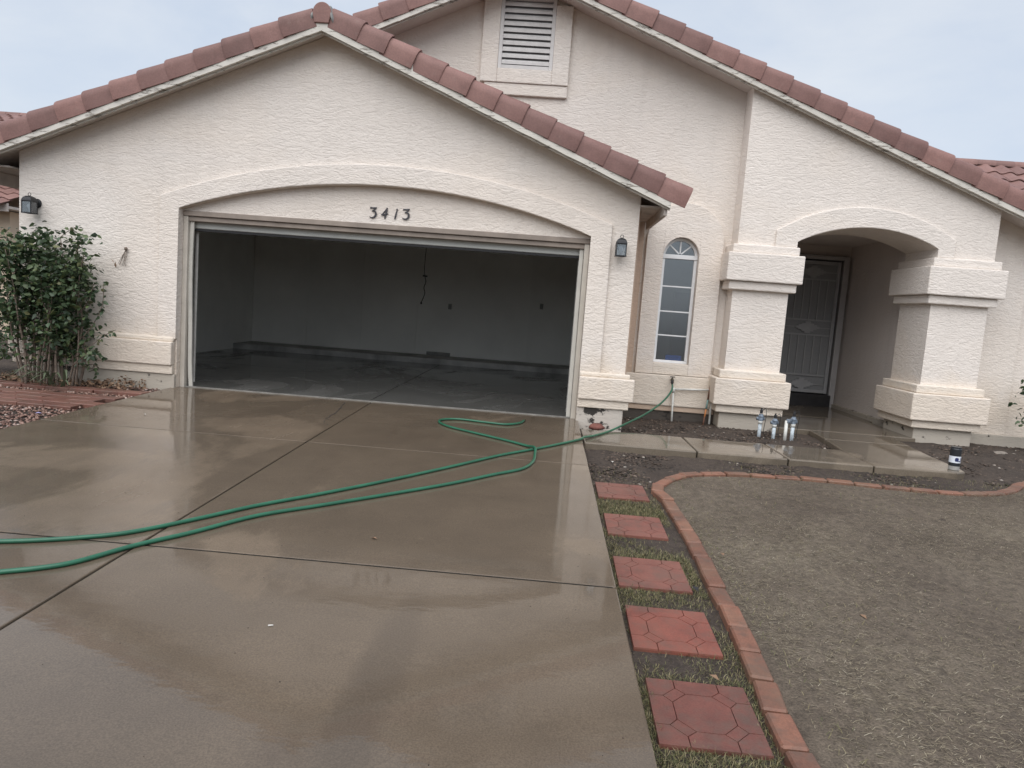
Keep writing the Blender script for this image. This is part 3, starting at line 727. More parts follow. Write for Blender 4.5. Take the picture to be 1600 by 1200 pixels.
fr.build('door_frame', 'door_frame', house, bevel=.006)
sec = MB()
sec.box(DX0, DX0+.06, DY, DY+.03, DZ0, DZ1); sec.box(DX1-.06, DX1, DY, DY+.03, DZ0, DZ1)
sec.box(DX0+.061, DX1-.061, DY, DY+.03, DZ1-.06, DZ1); sec.box(DX0+.061, DX1-.061, DY, DY+.03, DZ0, DZ0+.06)
sec = sec.build('security_door', 'grey_metal', house, bevel=.005)
MB().box(DX0+.05, DX1-.05, DY+.034, DY+.042, DZ0+.05, DZ1-.05).build('door_screen', 'screen', sec)
for zz in (DZ0+.12+.14, 1.28, 1.56, 2.13, .80-.35, 2.13+.25):
    pass
for zz in (.50, 1.21, 1.47, 2.18): MB().box(DX0+.061, DX1-.061, DY+.004, DY+.028, zz-.014, zz+.014).build('rail', 'grey_metal', sec)
for zz in (.34, 1.34, 2.31): MB().box(DX0+.061, DX1-.061, DY+.006, DY+.024, zz-.008, zz+.008).build('rail', 'grey_metal', sec)
for z0, z1 in ((.515, 1.195), (1.485, 2.165)):
    for i in range(5):
        x = DX0+.06+(DX1-DX0-.12)*(i+1)/6; MB().box(x-.008, x+.008, DY+.006, DY+.022, z0, z1).build('bar', 'grey_metal', sec)
for zz in (.34, 1.34, 2.31):
    m = MB(); cx = (DX0+DX1)/2+.0
    lv = [(.05, .105), (.105, .07), (.16, .045), (.205, .02)]
    pol = []
    for i, (hx, hz) in enumerate(lv):
        pol += [(hx, hz), (hx, lv[i+1][1] if i+1 < len(lv) else 0)] if i+1 < len(lv) else [(hx, hz)]
    q1 = [(cx+a, zz+b) for a, b in pol]; q4 = [(cx+a, zz-b) for a, b in pol[::-1]]
    q3 = [(cx-a, zz-b) for a, b in pol]; q2 = [(cx-a, zz+b) for a, b in pol[::-1]]
    m.prism((q1+q4+q3+q2)[::-1], DY-.006, DY+.003).build('medallion', 'grey_metal', sec)
MB().box(DX0+.012, DX0+.05, DY-.05, DY-.002, 1.12, 1.26).build('handle', 'black_metal', sec, bevel=.006)

# arched window
win = empty('window'); win.parent = house
WY = 1.53
def arcf(r, n=20, c=WC, zc=WT, ry=None): return [(c-r*math.cos(math.pi*i/n), zc+(ry or r)*math.sin(math.pi*i/n)) for i in range(n+1)]
fo, fi = arcf(.243, ry=.258), arcf(.205, ry=.222)
cols = [(x, float(np.interp(x, [q[0] for q in fi], [q[1] for q in fi])) if fi[0][0] < x < fi[-1][0] else WT+.03, z) for x, z in sorted(set(fo+[(q[0], float(np.interp(q[0], [a[0] for a in fo], [a[1] for a in fo]))) for q in fi]))]
MB().strip([(c[0], max(c[1], WT+.031), max(c[2], WT+.0312)) for c in cols], WY, WY+.05).build('frame', 'vinyl', win)
f = MB(); f.box(WC-.243, WC-.200, WY, WY+.05, WS+.038, WT-.03); f.box(WC+.200, WC+.243, WY, WY+.05, WS+.038, WT-.03)
f.box(WC-.243, WC+.243, WY, WY+.05, WS, WS+.037); f.box(WC-.243, WC+.243, WY-.012, WY+.05, WT-.029, WT+.03)
f.build('frame', 'vinyl', win, bevel=.006)
zc = [WS+.037, 1.075, 1.41, 1.757, WT-.03]
for z in zc[1:-1]: MB().box(WC-.2, WC+.2, WY+.012, WY+.036, z-.009, z+.009).build('muntin', 'vinyl', win)
for a, b in zip(zc[:-1], zc[1:]): MB().box(WC-.2, WC+.2, WY+.022, WY+.026, a+(.009 if a != zc[0] else 0), b-(.009 if b != zc[-1] else 0)).build('pane', 'glass', win)
for ang in (45, 90, 135):
    a = R(ang); r = .215; c0 = Vector((WC+.02*math.cos(a), 0, WT+.03+.02*math.sin(a))); c1 = Vector((WC+r*math.cos(a), 0, WT+.03+.19*math.sin(a)))
    d = Vector((-math.sin(a), 0, math.cos(a)))*.009
    MB().prism([((c0-d).x, (c0-d).z), ((c1-d).x, (c1-d).z), ((c1+d).x, (c1+d).z), ((c0+d).x, (c0+d).z)], WY+.012, WY+.036).build('spoke', 'vinyl', win)
sect = [(WC, WT+.031)]
for k in range(4):
    pts = [(WC, WT+.031)]+[(WC+.208*math.cos(R(45*k+45*j/6)), WT+.031+.188*math.sin(R(45*k+45*j/6))) for j in range(7)]
    MB().prism(pts, WY+.022, WY+.026).build('pane', 'glass', win)
rm = MB()
rm.box(5.62, 7.3, 3.4, 3.45, 0, 2.7).box(5.60, 5.65, 1.64, 3.4, 0, 2.7).box(7.25, 7.3, 1.64, 3.4, 0, 2.7).box(5.65, 7.25, 1.64, 3.4, 2.65, 2.7).box(5.65, 7.25, 1.64, 3.4, 0, .05)
rm.build('entry_room', 'room', house)
MB().box(6.62, 7.05, 3.36, 3.398, .1, 1.75).build('room_door', 'room_panel', house)

# gable vent with its stepped surround
gv = empty('gable_vent'); gv.parent = house
VX0, VX1, VZ0, VZ1 = 3.665, 4.31, 4.56, 5.40
m = MB(); YS = 1.43
m.box(3.385, VX0-.05, YS, 1.499, 4.325, mt(3.385)+.0).box(VX1+.05, 4.585, YS, 1.499, 4.325, mt(4.585)).box(VX0-.05, VX1+.05, YS, 1.499, 4.325, VZ0-.05).box(VX0-.05, VX1+.05, YS, 1.499, VZ1+.05, 5.515)
m.build('surround', S, gv, bevel=.01)
MB().box(3.45, 4.585, YS+.02, 1.499, 4.17, 4.323).build('sill', S, gv, bevel=.01)
m = MB(); m.box(VX0-.049, VX0, YS+.012, 1.499, VZ0-.049, VZ1+.049).box(VX1, VX1+.049, YS+.012, 1.499, VZ0-.049, VZ1+.049).box(VX0, VX1, YS+.012, 1.499, VZ0-.049, VZ0).box(VX0, VX1, YS+.012, 1.499, VZ1, VZ1+.049)
m.build('frame', 'louver', gv, bevel=.005)
MB().box(VX0, VX1, 1.482, 1.498, VZ0, VZ1).build('backing', 'vent_dark', gv)
for i in range(10):
    z = VZ0+.012+i*.0835
    MB().add([(x, y, zz) for x in (VX0+.001, VX1-.001) for y, zz in ((YS+.020, z), (YS+.020, z+.034), (1.478, z+.066), (1.478, z+.054))],
             [(0,1,2,3),(7,6,5,4),(0,4,5,1),(1,5,6,2),(2,6,7,3),(3,7,4,0)]).build('slat', 'louver', gv)
# open sectional garage door under the ceiling
gd = empty('garage_door', (2.5, .3, 0), 'pale sectional garage door rolled up open under the garage ceiling', 'garage door'); gd.location = (0, 0, 0)
for i in range(4):
    y0 = .30+i*.54
    MB().box(.03, 4.97, y0, y0+.53, 2.215, 2.255).build('panel', 'door_panel', gd, bevel=.006)
MB().box(.03, 4.97, .225, .262, 1.985, 2.21).build('panel', 'door_panel', gd, bevel=.01)
MB().box(.03, 4.97, .232, .256, 1.955, 1.984).build('bottom_seal', 'rubber', gd)
for x in (.10, 4.90):
    m = MB(); m.tube([(x, .29, .05), (x, .29, 1.9), (x, .34, 2.08), (x, .5, 2.20), (x, 2.7, 2.29)], .02, 6); m.build('track', 'can_grey', gd)

# ------------------------------------------------------------------ tiled roofs seen behind the house
def s_tile_mesh(name, w=.30, L=.42):
    V = []; F = []; n = 10
    for e, (s0, lift) in enumerate(((0, .0), (L, .03))):
        for j in range(n+1):
            y = w*j/n; V.append((s0, y, lift+.045*(.5-.5*math.cos(2*math.pi*j/n))))
        for j in range(n+1):
            y = w*j/n; V.append((s0, y, lift-.014+.045*(.5-.5*math.cos(2*math.pi*j/n))))
    k = n+1
    F += [(j, j+1, 2*k+j+1, 2*k+j) for j in range(n)]+[(k+j+1, k+j, 3*k+j, 3*k+j+1) for j in range(n)]
    F += [(2*k+j, 2*k+j+1, 3*k+j+1, 3*k+j) for j in range(n)]+[(j+1, j, k+j, k+j+1) for j in range(n)]
    me = MB().add(V, F).mesh(name); me.materials.append(M['tile_far']); me.polygons.foreach_set('use_smooth', [True]*len(me.polygons)); me.set_sharp_from_angle(angle=R(50)); return me
ST = s_tile_mesh('s_tile')
def tiled_slope(parent, p0, across, down, nx, ny, keep=None):
    # p0: ridge corner, unit vectors across and down the slope
    A = Vector(across).normalized(); D = Vector(down).normalized(); Nn = D.cross(A).normalized()
    if Nn.z < 0: Nn = -Nn
    mw = Matrix((D, A, Nn)).transposed().to_4x4()
    for i in range(ny):
        for j in range(nx):
            c = Vector(p0)+A*(.30*j)+D*(.36*i)
            if keep and not keep(c+A*.15+D*.18): continue
            o = bpy.data.objects.new('roof_tile', ST); COL.objects.link(o); o.parent = parent
            mm = mw.copy(); mm.translation = c+Nn*.02; o.matrix_world = mm @ Matrix.Rotation(random.uniform(-.012, .012), 4, 'Y')
# bedroom wing with a hipped roof behind the porch
roof3 = empty('roof'); roof3.parent = house
rx0, rx1, ry, rz = 11.2, 18.0, 6.3, 4.74
MB().hexa([(11.0,3.2,2.75),(20,3.2,2.75),(20,9.4,2.75),(11.0,9.4,2.75)],[(rx0,ry-.02,rz-.06),(17.0,ry-.02,rz-.06),(17.0,ry+.02,rz-.06),(rx0,ry+.02,rz-.06)]).build('deck', 'soffit', roof3)
MB().box(11.2, 19.8, 3.7, 9.0, -.2, 2.76).build('wing_wall', S, house)
dn = Vector((0, -(ry-3.2), -(rz-2.75)))
tiled_slope(roof3, (rx0, ry-.05, rz-.02), (1,0,0), dn, 20, 7)
def barrel_run(parent, a, b, r=.12, name='ridge_tile', mat='tile_far', expo=.36):
    a, b = Vector(a), Vector(b); d = (b-a); L = d.length; d.normalize(); n = int(L/expo)
    side = d.cross(Vector((0,0,1))).normalized(); upv = side.cross(d).normalized(); sg = 10
    V = []; F = []
    for e, (s0, rr) in enumerate(((0, r*.88), (expo+.05, r))):
        for j in range(sg+1):
            t = R(-95+190*j/sg); V.append((s0, rr*math.sin(t), rr*math.cos(t)))
    F = [(j, j+1, sg+1+j+1, sg+1+j) for j in range(sg)]+[tuple(range(sg+1, 2*sg+2))]
    me = MB().add(V, F).mesh(name); me.materials.append(M[mat])
    me.polygons.foreach_set('use_smooth', [True]*len(me.polygons)); me.set_sharp_from_angle(angle=R(50))
    mm0 = Matrix((d, side, upv)).transposed().to_4x4()
    for i in range(n):
        o = bpy.data.objects.new(name, me); COL.objects.link(o); o.parent = parent
        mm = mm0.copy(); mm.translation = a+d*(i*expo)+upv*.02; o.matrix_world = mm @ Matrix.Rotation(.03, 4, 'Y')
barrel_run(roof3, (rx0, ry, rz), (17.0, ry, rz))
barrel_run(roof3, (14.4, ry-.9, rz-.5), (12.6, 3.3, 2.98), .14)
# neighbour's house on the left
nb = empty('neighbour_house', (-8, 7, 0), 'tan stucco neighbouring house with pink clay tiles at the left edge', 'house'); nb.location = (0,0,0)
MB().box(-14, -6.55, 6.6, 12, -.3, 4.1).build('wall', 'nb_stucco', nb)
MB().box(-14, -6.62, 5.9, 6.6, -.3, 2.48).build('wall', 'nb_stucco', nb)
nroof = empty('roof'); nroof.parent = nb
MB().box(-14, -6.3, 5.40, 5.45, 2.44, 2.60).build('fascia', 'soffit', nroof)
MB().box(-14, -6.3, 5.45, 6.6, 2.50, 2.55).build('soffit', 'soffit', nroof)
dn = Vector((0, -1.2, -.50))
tiled_slope(nroof, (-8.7, 6.55, 3.08), (1,0,0), dn, 8, 4)
nroof2 = empty('roof'); nroof2.parent = nb
MB().hexa([(-14,6.1,4.05),(-5.9,6.1,4.05),(-5.9,12.4,4.05),(-14,12.4,4.05)],[(-14,9.2,5.0),(-6.9,9.2,5.0),(-6.9,9.3,5.0),(-14,9.3,5.0)]).build('deck', 'soffit', nroof2)
tiled_slope(nroof2, (-9.6, 9.2, 5.06), (1,0,0), Vector((0,-3.1,-.95)), 9, 8)
barrel_run(nroof2, (-10, 9.25, 5.06), (-6.9, 9.25, 5.06))
MB().box(-9.5, -9.42, 3.0, 6.5, -.3, 1.75).build('garden_wall', 'nb_stucco', nb)
bw = MB().box(-9.4, -2.15, 7.0, 7.2, -.3, 1.7).build('garden_wall', 'stucco_warm'); tag(bw, 'low pale stucco garden wall between the two houses behind the leafy shrub', 'wall')

# ------------------------------------------------------------------ lanterns, numerals
def lantern(loc, label):
    t = empty('wall_lantern', loc, label, 'lantern', 'lanterns on the garage wall')
    m = MB(); vs = []; n = 24
    for y, r in ((0, .058), (-.016, .055), (-.024, .045)):
        vs += [(r*math.cos(2*math.pi*k/n), y, r*math.sin(2*math.pi*k/n)) for k in range(n)]
    m.add(vs, [(i*n+k, i*n+(k+1)%n, (i+1)*n+(k+1)%n, (i+1)*n+k) for i in range(2) for k in range(n)]+[tuple(range(2*n, 3*n))]).build('backplate', 'black_metal', t)
    MB().tube([(0,-.02,0),(0,-.06,.012),(0,-.12,.016)], .011, 8).build('arm', 'black_metal', t, smooth=True)
    cy = -.135; hw = .056
    fr = MB()
    for sx in (-1, 1):
        for sy in (-1, 1): fr.box(sx*hw-.005, sx*hw+.005, cy+sy*hw-.005, cy+sy*hw+.005, -.135, .0)
    for z in (-.140, ):
        fr.box(-hw-.008, hw+.008, cy-hw-.008, cy-hw+.006, z, z+.011).box(-hw-.008, hw+.008, cy+hw-.006, cy+hw+.008, z, z+.011)
        fr.box(-hw-.008, -hw+.006, cy-hw+.0065, cy+hw-.0065, z, z+.011).box(hw-.006, hw+.008, cy-hw+.0065, cy+hw-.0065, z, z+.011)
    fr.build('cage', 'black_metal', t)
    # domed hood: square plan, rounded top
    V = []; F = []; st = [(1.12, -.002), (1.14, .010), (1.06, .030), (.86, .052), (.55, .066), (.16, .073)]
    for s_, z in st: V += [(-hw*s_, cy-hw*s_, z), (hw*s_, cy-hw*s_, z), (hw*s_, cy+hw*s_, z), (-hw*s_, cy+hw*s_, z)]
    for i in range(len(st)-1): F += [(4*i+k, 4*i+(k+1)%4, 4*i+4+(k+1)%4, 4*i+4+k) for k in range(4)]
    F += [(3,2,1,0), tuple(range(4*len(st)-4, 4*len(st)))]
    MB().add(V, F).build('hood', 'black_metal', t, bevel=.004)
    MB().tube([(.018*math.sin(a), cy, .090+.018*math.cos(a)) for a in [2*math.pi*k/16 for k in range(17)]], .0035, 6, False).build('ring', 'black_metal', t)
    for sx, sy in ((0,-1),(0,1),(-1,0),(1,0)):
        if sx == 0: MB().box(-hw+.006, hw-.006, cy+sy*hw-.0015, cy+sy*hw+.0015, -.128, -.003).build('glass_pane', 'glass', t)
        else: MB().box(sx*hw-.0015, sx*hw+.0015, cy-hw+.006, cy+hw-.006, -.128, -.003).build('glass_pane', 'glass', t)
    MB().lathe([(.012,-.12),(.012,-.08),(.026,-.06),(.028,-.045),(.016,-.025),(.004,-.018)], (0,cy,0), 12).build('bulb', 'can_white', t, smooth=True)
    return t
lantern((-1.80, .045, 2.135), 'black wall lantern above the leafy shrub at the left end')
lantern((5.355, .045, 2.13), 'black wall lantern between the garage opening and the arched window')

def numeral(name, strokes, x, z, label, grp=None):
    y0 = .125; m = MB()
    for k, (pts, wd) in enumerate(strokes):
        P = [Vector((a, b)) for a, b in pts]; n = len(P); Lf = []; Rt = []
        for i, p in enumerate(P):
            t = (P[min(i+1,n-1)]-P[max(i-1,0)]).normalized(); nn = Vector((-t.y, t.x))*wd[i]*.5
            Lf.append(p+nn); Rt.append(p-nn)
        V = []; d = .012+.0022*k
        for a, b in zip(Lf, Rt):
            a, b = a*.92, b*.92
            V += [(a.x, -d, a.y), (b.x, -d, b.y), (a.x, -.003, a.y), (b.x, -.003, b.y)]
        F = []
        for i in range(n-1):
            p, q = 4*i, 4*i+4; F += [(p,p+1,q+1,q),(p+2,q+2,q+3,p+3),(p,q,q+2,p+2),(p+1,p+3,q+3,q+1)]
        F += [(0,2,3,1),(4*n-4,4*n-3,4*n-1,4*n-2)]
        m.add(V, F)
    o = m.build(name, 'numeral'); o.location = (x, y0, z); tag(o, label, 'numeral', grp); return o
bowl = [(-.012,.022), (.012,.024), (.030,.012), (.038,-.012), (.034,-.038), (.018,-.058), (-.006,-.066), (-.030,-.062), (-.044,-.050)]
three = [([(-.040,.050), (-.036,.062), (.0,.060), (.046,.066)], [.010,.017,.018,.012]), ([(.040,.062), (.010,.034), (-.016,.016)], [.012,.010,.010]), (bowl, [.010,.018,.022,.025,.025,.021,.015,.012,.007])]
four = [([(.030,.068), (.002,.026), (-.032,-.022), (-.042,-.030)], [.008,.014,.015,.012]), ([(-.046,-.026), (-.010,-.022), (.026,-.016), (.044,-.004)], [.014,.017,.014,.006]), ([(.030,.068), (.024,.020), (.010,-.040), (.004,-.072)], [.016,.018,.021,.014])]
one = [([(.026,.066), (.012,.056)], [.010,.016]), ([(.024,.064), (.014,.020), (.002,-.040), (-.004,-.068)], [.012,.016,.020,.020])]
numeral('house_numeral', three, 2.352, 2.318, 'black metal numeral 3, the first of the house number', 'house number on the garage header')
numeral('house_numeral', four, 2.495, 2.322, 'pointed black metal numeral four between the first three and the one', 'house number on the garage header')
numeral('house_numeral', one, 2.625, 2.322, 'slim black metal numeral one, just a slanted stroke, above the garage', 'house number on the garage header')
numeral('house_numeral', three, 2.755, 2.325, 'black metal numeral 3, the last of the house number', 'house number on the garage header')

# ------------------------------------------------------------------ hose, tap, pipes
def smooth_path(P, k=8):
    P = [Vector(p) for p in P]; out = []
    for i in range(len(P)-1):
        p0, p1, p2, p3 = P[max(i-1,0)], P[i], P[i+1], P[min(i+2,len(P)-1)]
        for j in range(k):
            t = j/k; out.append(.5*((2*p1)+(p2-p0)*t+(2*p0-5*p1+4*p2-p3)*t*t+(3*p1-p0-3*p2+p3)*t**3))
    return out+[P[-1]]
hz = lambda x, y: dz(y)+.0125
H1 = [(4.99,-1.25),(4.75,-1.6),(4.52,-1.91),(4.22,-2.29),(3.84,-2.87),(3.43,-3.46),(3.09,-3.91),(2.79,-4.28),(2.55,-4.64),(2.33,-4.93),(2.13,-5.07),(1.97,-5.15),(1.81,-5.21),(1.5,-5.3),(1.15,-5.5),(1.0,-5.75),(1.2,-5.95),(1.6,-5.85)]
H2 = [(2.09,-5.56),(2.22,-5.48),(2.33,-5.37),(2.47,-5.1),(2.65,-4.84),(2.87,-4.47),(3.17,-4.16),(3.51,-3.81),(3.91,-3.38),(4.22,-2.99),(4.44,-2.72),(4.53,-2.43),(4.54,-2.05),(4.50,-1.82),(4.24,-1.59),(3.89,-1.34),(3.59,-1.11),(3.46,-.89),(3.49,-.73),(3.67,-.64),(3.97,-.70),(4.19,-.72),(4.34,-.57),(4.38,-.40)]
path = [(6.345,1.29,.44),(6.335,1.22,.33),(6.19,1.0,.192),(5.918,.5,.085),(5.64,.02,.02),(5.37,-.45,-.03),(5.17,-.85,-.028),(5.05,-1.1,-.01)]
path += [(x, y, hz(x, y)) for x, y in H1+H2[:12]]+[(4.545,-2.10,hz(0,-2.1)+.004),(4.535,-1.93,hz(0,-1.93)+.024),(4.46,-1.79,hz(0,-1.8)+.004)]+[(x, y, hz(x, y)) for x, y in H2[14:]]
sp = smooth_path(path, 9)
hose = MB().tube(sp, .0125, 10).build('garden_hose', 'hose', smooth=True)
tag(hose, 'green garden hose running from the wall tap across the wet driveway', 'hose')
hc = MB().tube([sp[-1], sp[-1]+(sp[-1]-sp[-3]).normalized()*.05], .0155, 10).build('coupling', 'brass', hose, smooth=True)
hk = MB().tube([sp[0]+Vector((0,.0,.03)), sp[0], sp[3]], [.017,.017,.014], 10).build('coupling', 'rubber', hose, smooth=True)
tap = empty('wall_tap', (6.35, 1.38, .47), 'dark old hose tap on the wall under the arched window', 'tap')
MB().tube([(0,.0,0),(0,-.07,0)], .014, 10).build('pipe', 'brass', tap, smooth=True)
MB().tube([(0,-.05,.012),(0,-.075,-.005),(0,-.092,-.035)], [.018,.02,.017], 10).build('body', 'brass', tap, smooth=True)
m = MB()
for k in range(6):
    a = 2*math.pi*k/6; m.tube([(0,-.06,.045),(.034*math.cos(a),-.06+.034*math.sin(a),.045)], .006, 6)
m.tube([(0,-.06,.0),(0,-.06,.05)], .006, 6); m.build('handle', 'black_metal', tap)
pf = empty('pipe_frame', (6.4, 1.33, -.1), 'white plastic pipe bent as a frame below the arched window', 'pipe')
MB().tube([(0,0,-.12),(-.02,0,.44)], .0145, 10).build('riser', 'pvc', pf, smooth=True)
MB().tube([(-.0,.0,.445),(.50,.0,.472)], .0145, 10).build('cross_pipe', 'pvc', pf, smooth=True)
MB().tube([(.515,0,-.14),(.512,-.0,.46)], .0145, 10).build('riser', 'pvc', pf, smooth=True)
for x, z in ((-.02,.445),(.512,.472)): MB().tube([(x,0,z-.05),(x,0,z+.02)], .019, 10).build('elbow', 'pvc', pf, smooth=True)
rod = empty('leaning_rod', (6.83, 1.22, -.1), 'rusty rod with teal and orange sleeves leaning by the white pipe', 'rod')
a, b = Vector((-.03, -.03, -.02)), Vector((.05, .09, .56))
for t0, t1, mt_, r in ((0,.22,'rust',.011),(.22,.40,'orange',.012),(.40,.62,'teal',.012),(.62,1,'rust',.013)):
    MB().tube([a+(b-a)*t0, a+(b-a)*t1], r, 8).build('sleeve' if mt_ in ('orange','teal') else 'rod', mt_, rod, smooth=True)
def valve(x, y, label, two=False, s=1.0, rz=0):
    t = empty('irrigation_valve', (x, y, gz(x, y)-.02), label, 'valve', 'sprinkler valves in front of the porch pillar', rz=rz)
    MB().tube([(0,0,-.05),(0,0,.20*s)], .023, 10).build('pipe', 'pvc_dirty', t, smooth=True)
    MB().tube([(0,0,.17*s),(0,0,.215*s)], .029, 10).build('collar', 'pvc', t, smooth=True)
    MB().lathe([(.027,.20*s),(.031,.215*s),(.031,.25*s),(.036,.255*s),(.036,.268*s),(.029,.275*s),(.024,.292*s)], (0,0,0), 14).build('body', 'valve_blue', t, smooth=False)
    MB().tube([(-.048,.01,.232*s),(.048,.01,.232*s)], .022, 10).build('body', 'valve_blue', t, smooth=True)
    MB().lathe([(.018,.30*s),(.020,.34*s),(.011,.345*s),(.010,.365*s)], (0,.0,0), 10).build('solenoid', 'rubber', t)
    MB().tube(smooth_path([(.02,0,.34*s),(.05,-.01,.36*s),(.055,-.03,.26*s),(.04,-.04,.1*s),(.06,-.05,.02)], 5), .004, 5).build('wire', 'cord', t)
    if two:
        MB().tube([(-.085,.0,-.05),(-.085,0,.24*s)], .021, 10).build('pipe', 'pvc', t, smooth=True)
        MB().tube([(-.085,0,.235*s),(-.03,0,.235*s)], .03, 10).build('body', 'valve_blue', t, smooth=True)
valve(7.375, .55, 'left sprinkler valve of three on a white riser by the porch pillar', s=1.05)
valve(7.55, .53, 'short middle sprinkler valve of three beside the porch pillar', s=.9)
valve(7.765, .48, 'right sprinkler valve of three, the one with two pipes', True, 1.06)
cn = empty('canister', (8.945, -1.03, -.045), 'black canister with white and navy label standing on the walkway corner', 'canister')
MB().lathe([(.048,0),(.053,.004),(.053,.045)], seg=20).build('base', 'can_grey', cn)
MB().lathe([(.054,.0455),(.054,.080)], seg=20).build('lower_band', 'can_black', cn)
MB().lathe([(.0545,.0805),(.0545,.150)], seg=20).build('label_band', 'can_white', cn)
MB().lathe([(.054,.1505),(.054,.222),(.049,.230),(.049,.245),(.030,.247)], seg=20).build('cap', 'can_black', cn)
def patch(cx, cz, w, h):
    V = []; n = 6
    for i in range(n+1):
        a = cx+w*(i/n-.5); V += [(.0557*math.sin(a), -.0557*math.cos(a), cz-h/2*(1 if 0<i<n else .5)), (.0557*math.sin(a), -.0557*math.cos(a), cz+h/2*(1 if 0<i<n else .5))]
    MB().add(V, [(2*i,2*i+2,2*i+3,2*i+1) for i in range(n)]).build('print', 'can_navy', cn)
patch(-.15, .116, .65, .04); patch(.62, .112, .16, .05); patch(.35, .100, .4, .010)

# ------------------------------------------------------------------ stepping stones and bricks
def paver_mesh(name, sx=.41, sy=.46, th=.05):
    # square stone with a raised octagon centre, four small squares and edge pieces parted by grooves
    bm = bmesh.new(); g = .006
    def piece(poly, z=0.0):
        c = Vector((sum(p[0] for p in poly)/len(poly), sum(p[1] for p in poly)/len(poly)))
        top = []; low = []
        for x, y in poly:
            d = (c-Vector((x, y))); d = d.normalized()*g if d.length else d
            top.append(bm.verts.new((( x+d.x)*sx, (y+d.y)*sy, th+z))); low.append(bm.verts.new(((x+d.x*.3)*sx, (y+d.y*.3)*sy, th-.008)))
        bm.faces.new(top); n = len(poly)
        for i in range(n): bm.faces.new((low[i], low[(i+1)%n], top[(i+1)%n], top[i]))
    a, b, c = .13, .28, .36; h = .5
    oct_ = [(-a,-b),(a,-b),(b,-a),(b,a),(a,b),(-a,b),(-b,a),(-b,-a)]
    piece(oct_)
    dsq = []
    for sxn, syn in ((1,1),(-1,1),(-1,-1),(1,-1)):
        p = [(a*sxn,b*syn),(b*sxn,a*syn),(c*sxn,(a+.09)*syn),((a+.09)*sxn,c*syn)]
        piece(p if sxn*syn < 0 else p[::-1])
        q = [(c*sxn,(a+.09)*syn),((a+.09)*sxn,c*syn),((a+.09)*sxn,h*syn),(h*sxn,h*syn),(h*sxn,(a+.09)*syn)]
        piece(q if sxn*syn > 0 else q[::-1])
    for k in range(4):
        p = [(-a,b),(a,b),(a+.09,c),(a+.09,h),(-a-.09,h),(-a-.09,c)]
        p = p[::-1] if False else p
        for _ in range(k): p = [(-y, x) for x, y in p]
        piece(p)
    q = [bm.verts.new(v) for v in ((-h*sx,-h*sy,th-.009),(h*sx,-h*sy,th-.009),(h*sx,h*sy,th-.009),(-h*sx,h*sy,th-.009))]
    u = [bm.verts.new(v) for v in ((-h*sx,-h*sy,0),(h*sx,-h*sy,0),(h*sx,h*sy,0),(-h*sx,h*sy,0))]
    bm.faces.new(q)
    for i in range(4): bm.faces.new((u[i], u[(i+1)%4], q[(i+1)%4], q[i]))
    bmesh.ops.recalc_face_normals(bm, faces=bm.faces)
    me = bpy.data.meshes.new(name); bm.to_mesh(me); bm.free(); me.materials.append(M['paver']); return me
PM = paver_mesh('stepping_stone'); PM2 = PM.copy(); PM2.materials[0] = M['paver_bright']
PL = [(5.285,-2.80,.0,'farthest of the five red stepping stones, nearest the walkway'),(5.29,-3.70,.01,'second red stepping stone counted from the walkway'),(5.28,-4.585,.012,'middle one of the five red stepping stones, third from the walkway'),(5.28,-5.30,.018,'bright red stepping stone, fourth counted from the walkway'),(5.29,-6.02,.022,'nearest and largest-looking red stepping stone by the driveway')]
for x, y, rz, lab in PL:
    o = bpy.data.objects.new('stepping_stone', PM2 if 'bright' in lab else PM); COL.objects.link(o); o.location = (x, y, gz(x, y)-.036)
    o.rotation_euler = (SL, 0, -rz); tag(o, lab, 'stepping stone', 'stepping stones beside the driveway')
def brick_mesh(name, L, W, Hh, mat, bev=.007):
    bm = bmesh.new(); bmesh.ops.create_cube(bm, size=1)
    for v in bm.verts: v.co = Vector((v.co.x*L, v.co.y*W, v.co.z*Hh))
    bmesh.ops.bevel(bm, geom=bm.edges[:], offset=bev, segments=1, affect='EDGES')
    me = bpy.data.meshes.new(name); bm.to_mesh(me); bm.free(); me.materials.append(M[mat]); return me
BM = brick_mesh('edging_brick', .229, .102, .09, 'brick', .009)
border = empty('brick_border', (5.6, -4, gz(5.6, -4)), 'curved red brick border round the bare front yard', 'brick border'); border.location = (0,0,0)
def along(P, step):
    P = [Vector((a, b, 0)) for a, b in P]; P = smooth_path(P, 6); out = []; acc = step/2; 
    for p, q in zip(P[:-1], P[1:]):
        L_ = (q-p).length
        while acc <= L_: out.append((p+(q-p)*(acc/L_), (q-p).normalized())); acc += step
        acc -= L_
    return out
for p, t in along(EDGE[:-1], .247):
    o = bpy.data.objects.new('brick', BM); COL.objects.link(o); o.parent = border
    o.location = (p.x+random.uniform(-.005,.005), p.y, gz(p.x, p.y)-.008+random.uniform(-.005,.005))
    o.rotation_euler = (R(random.uniform(-2,2)), -SL*t.y+R(random.uniform(-1.2,1.2)), math.atan2(t.y, t.x)+R(random.uniform(-2,2)))
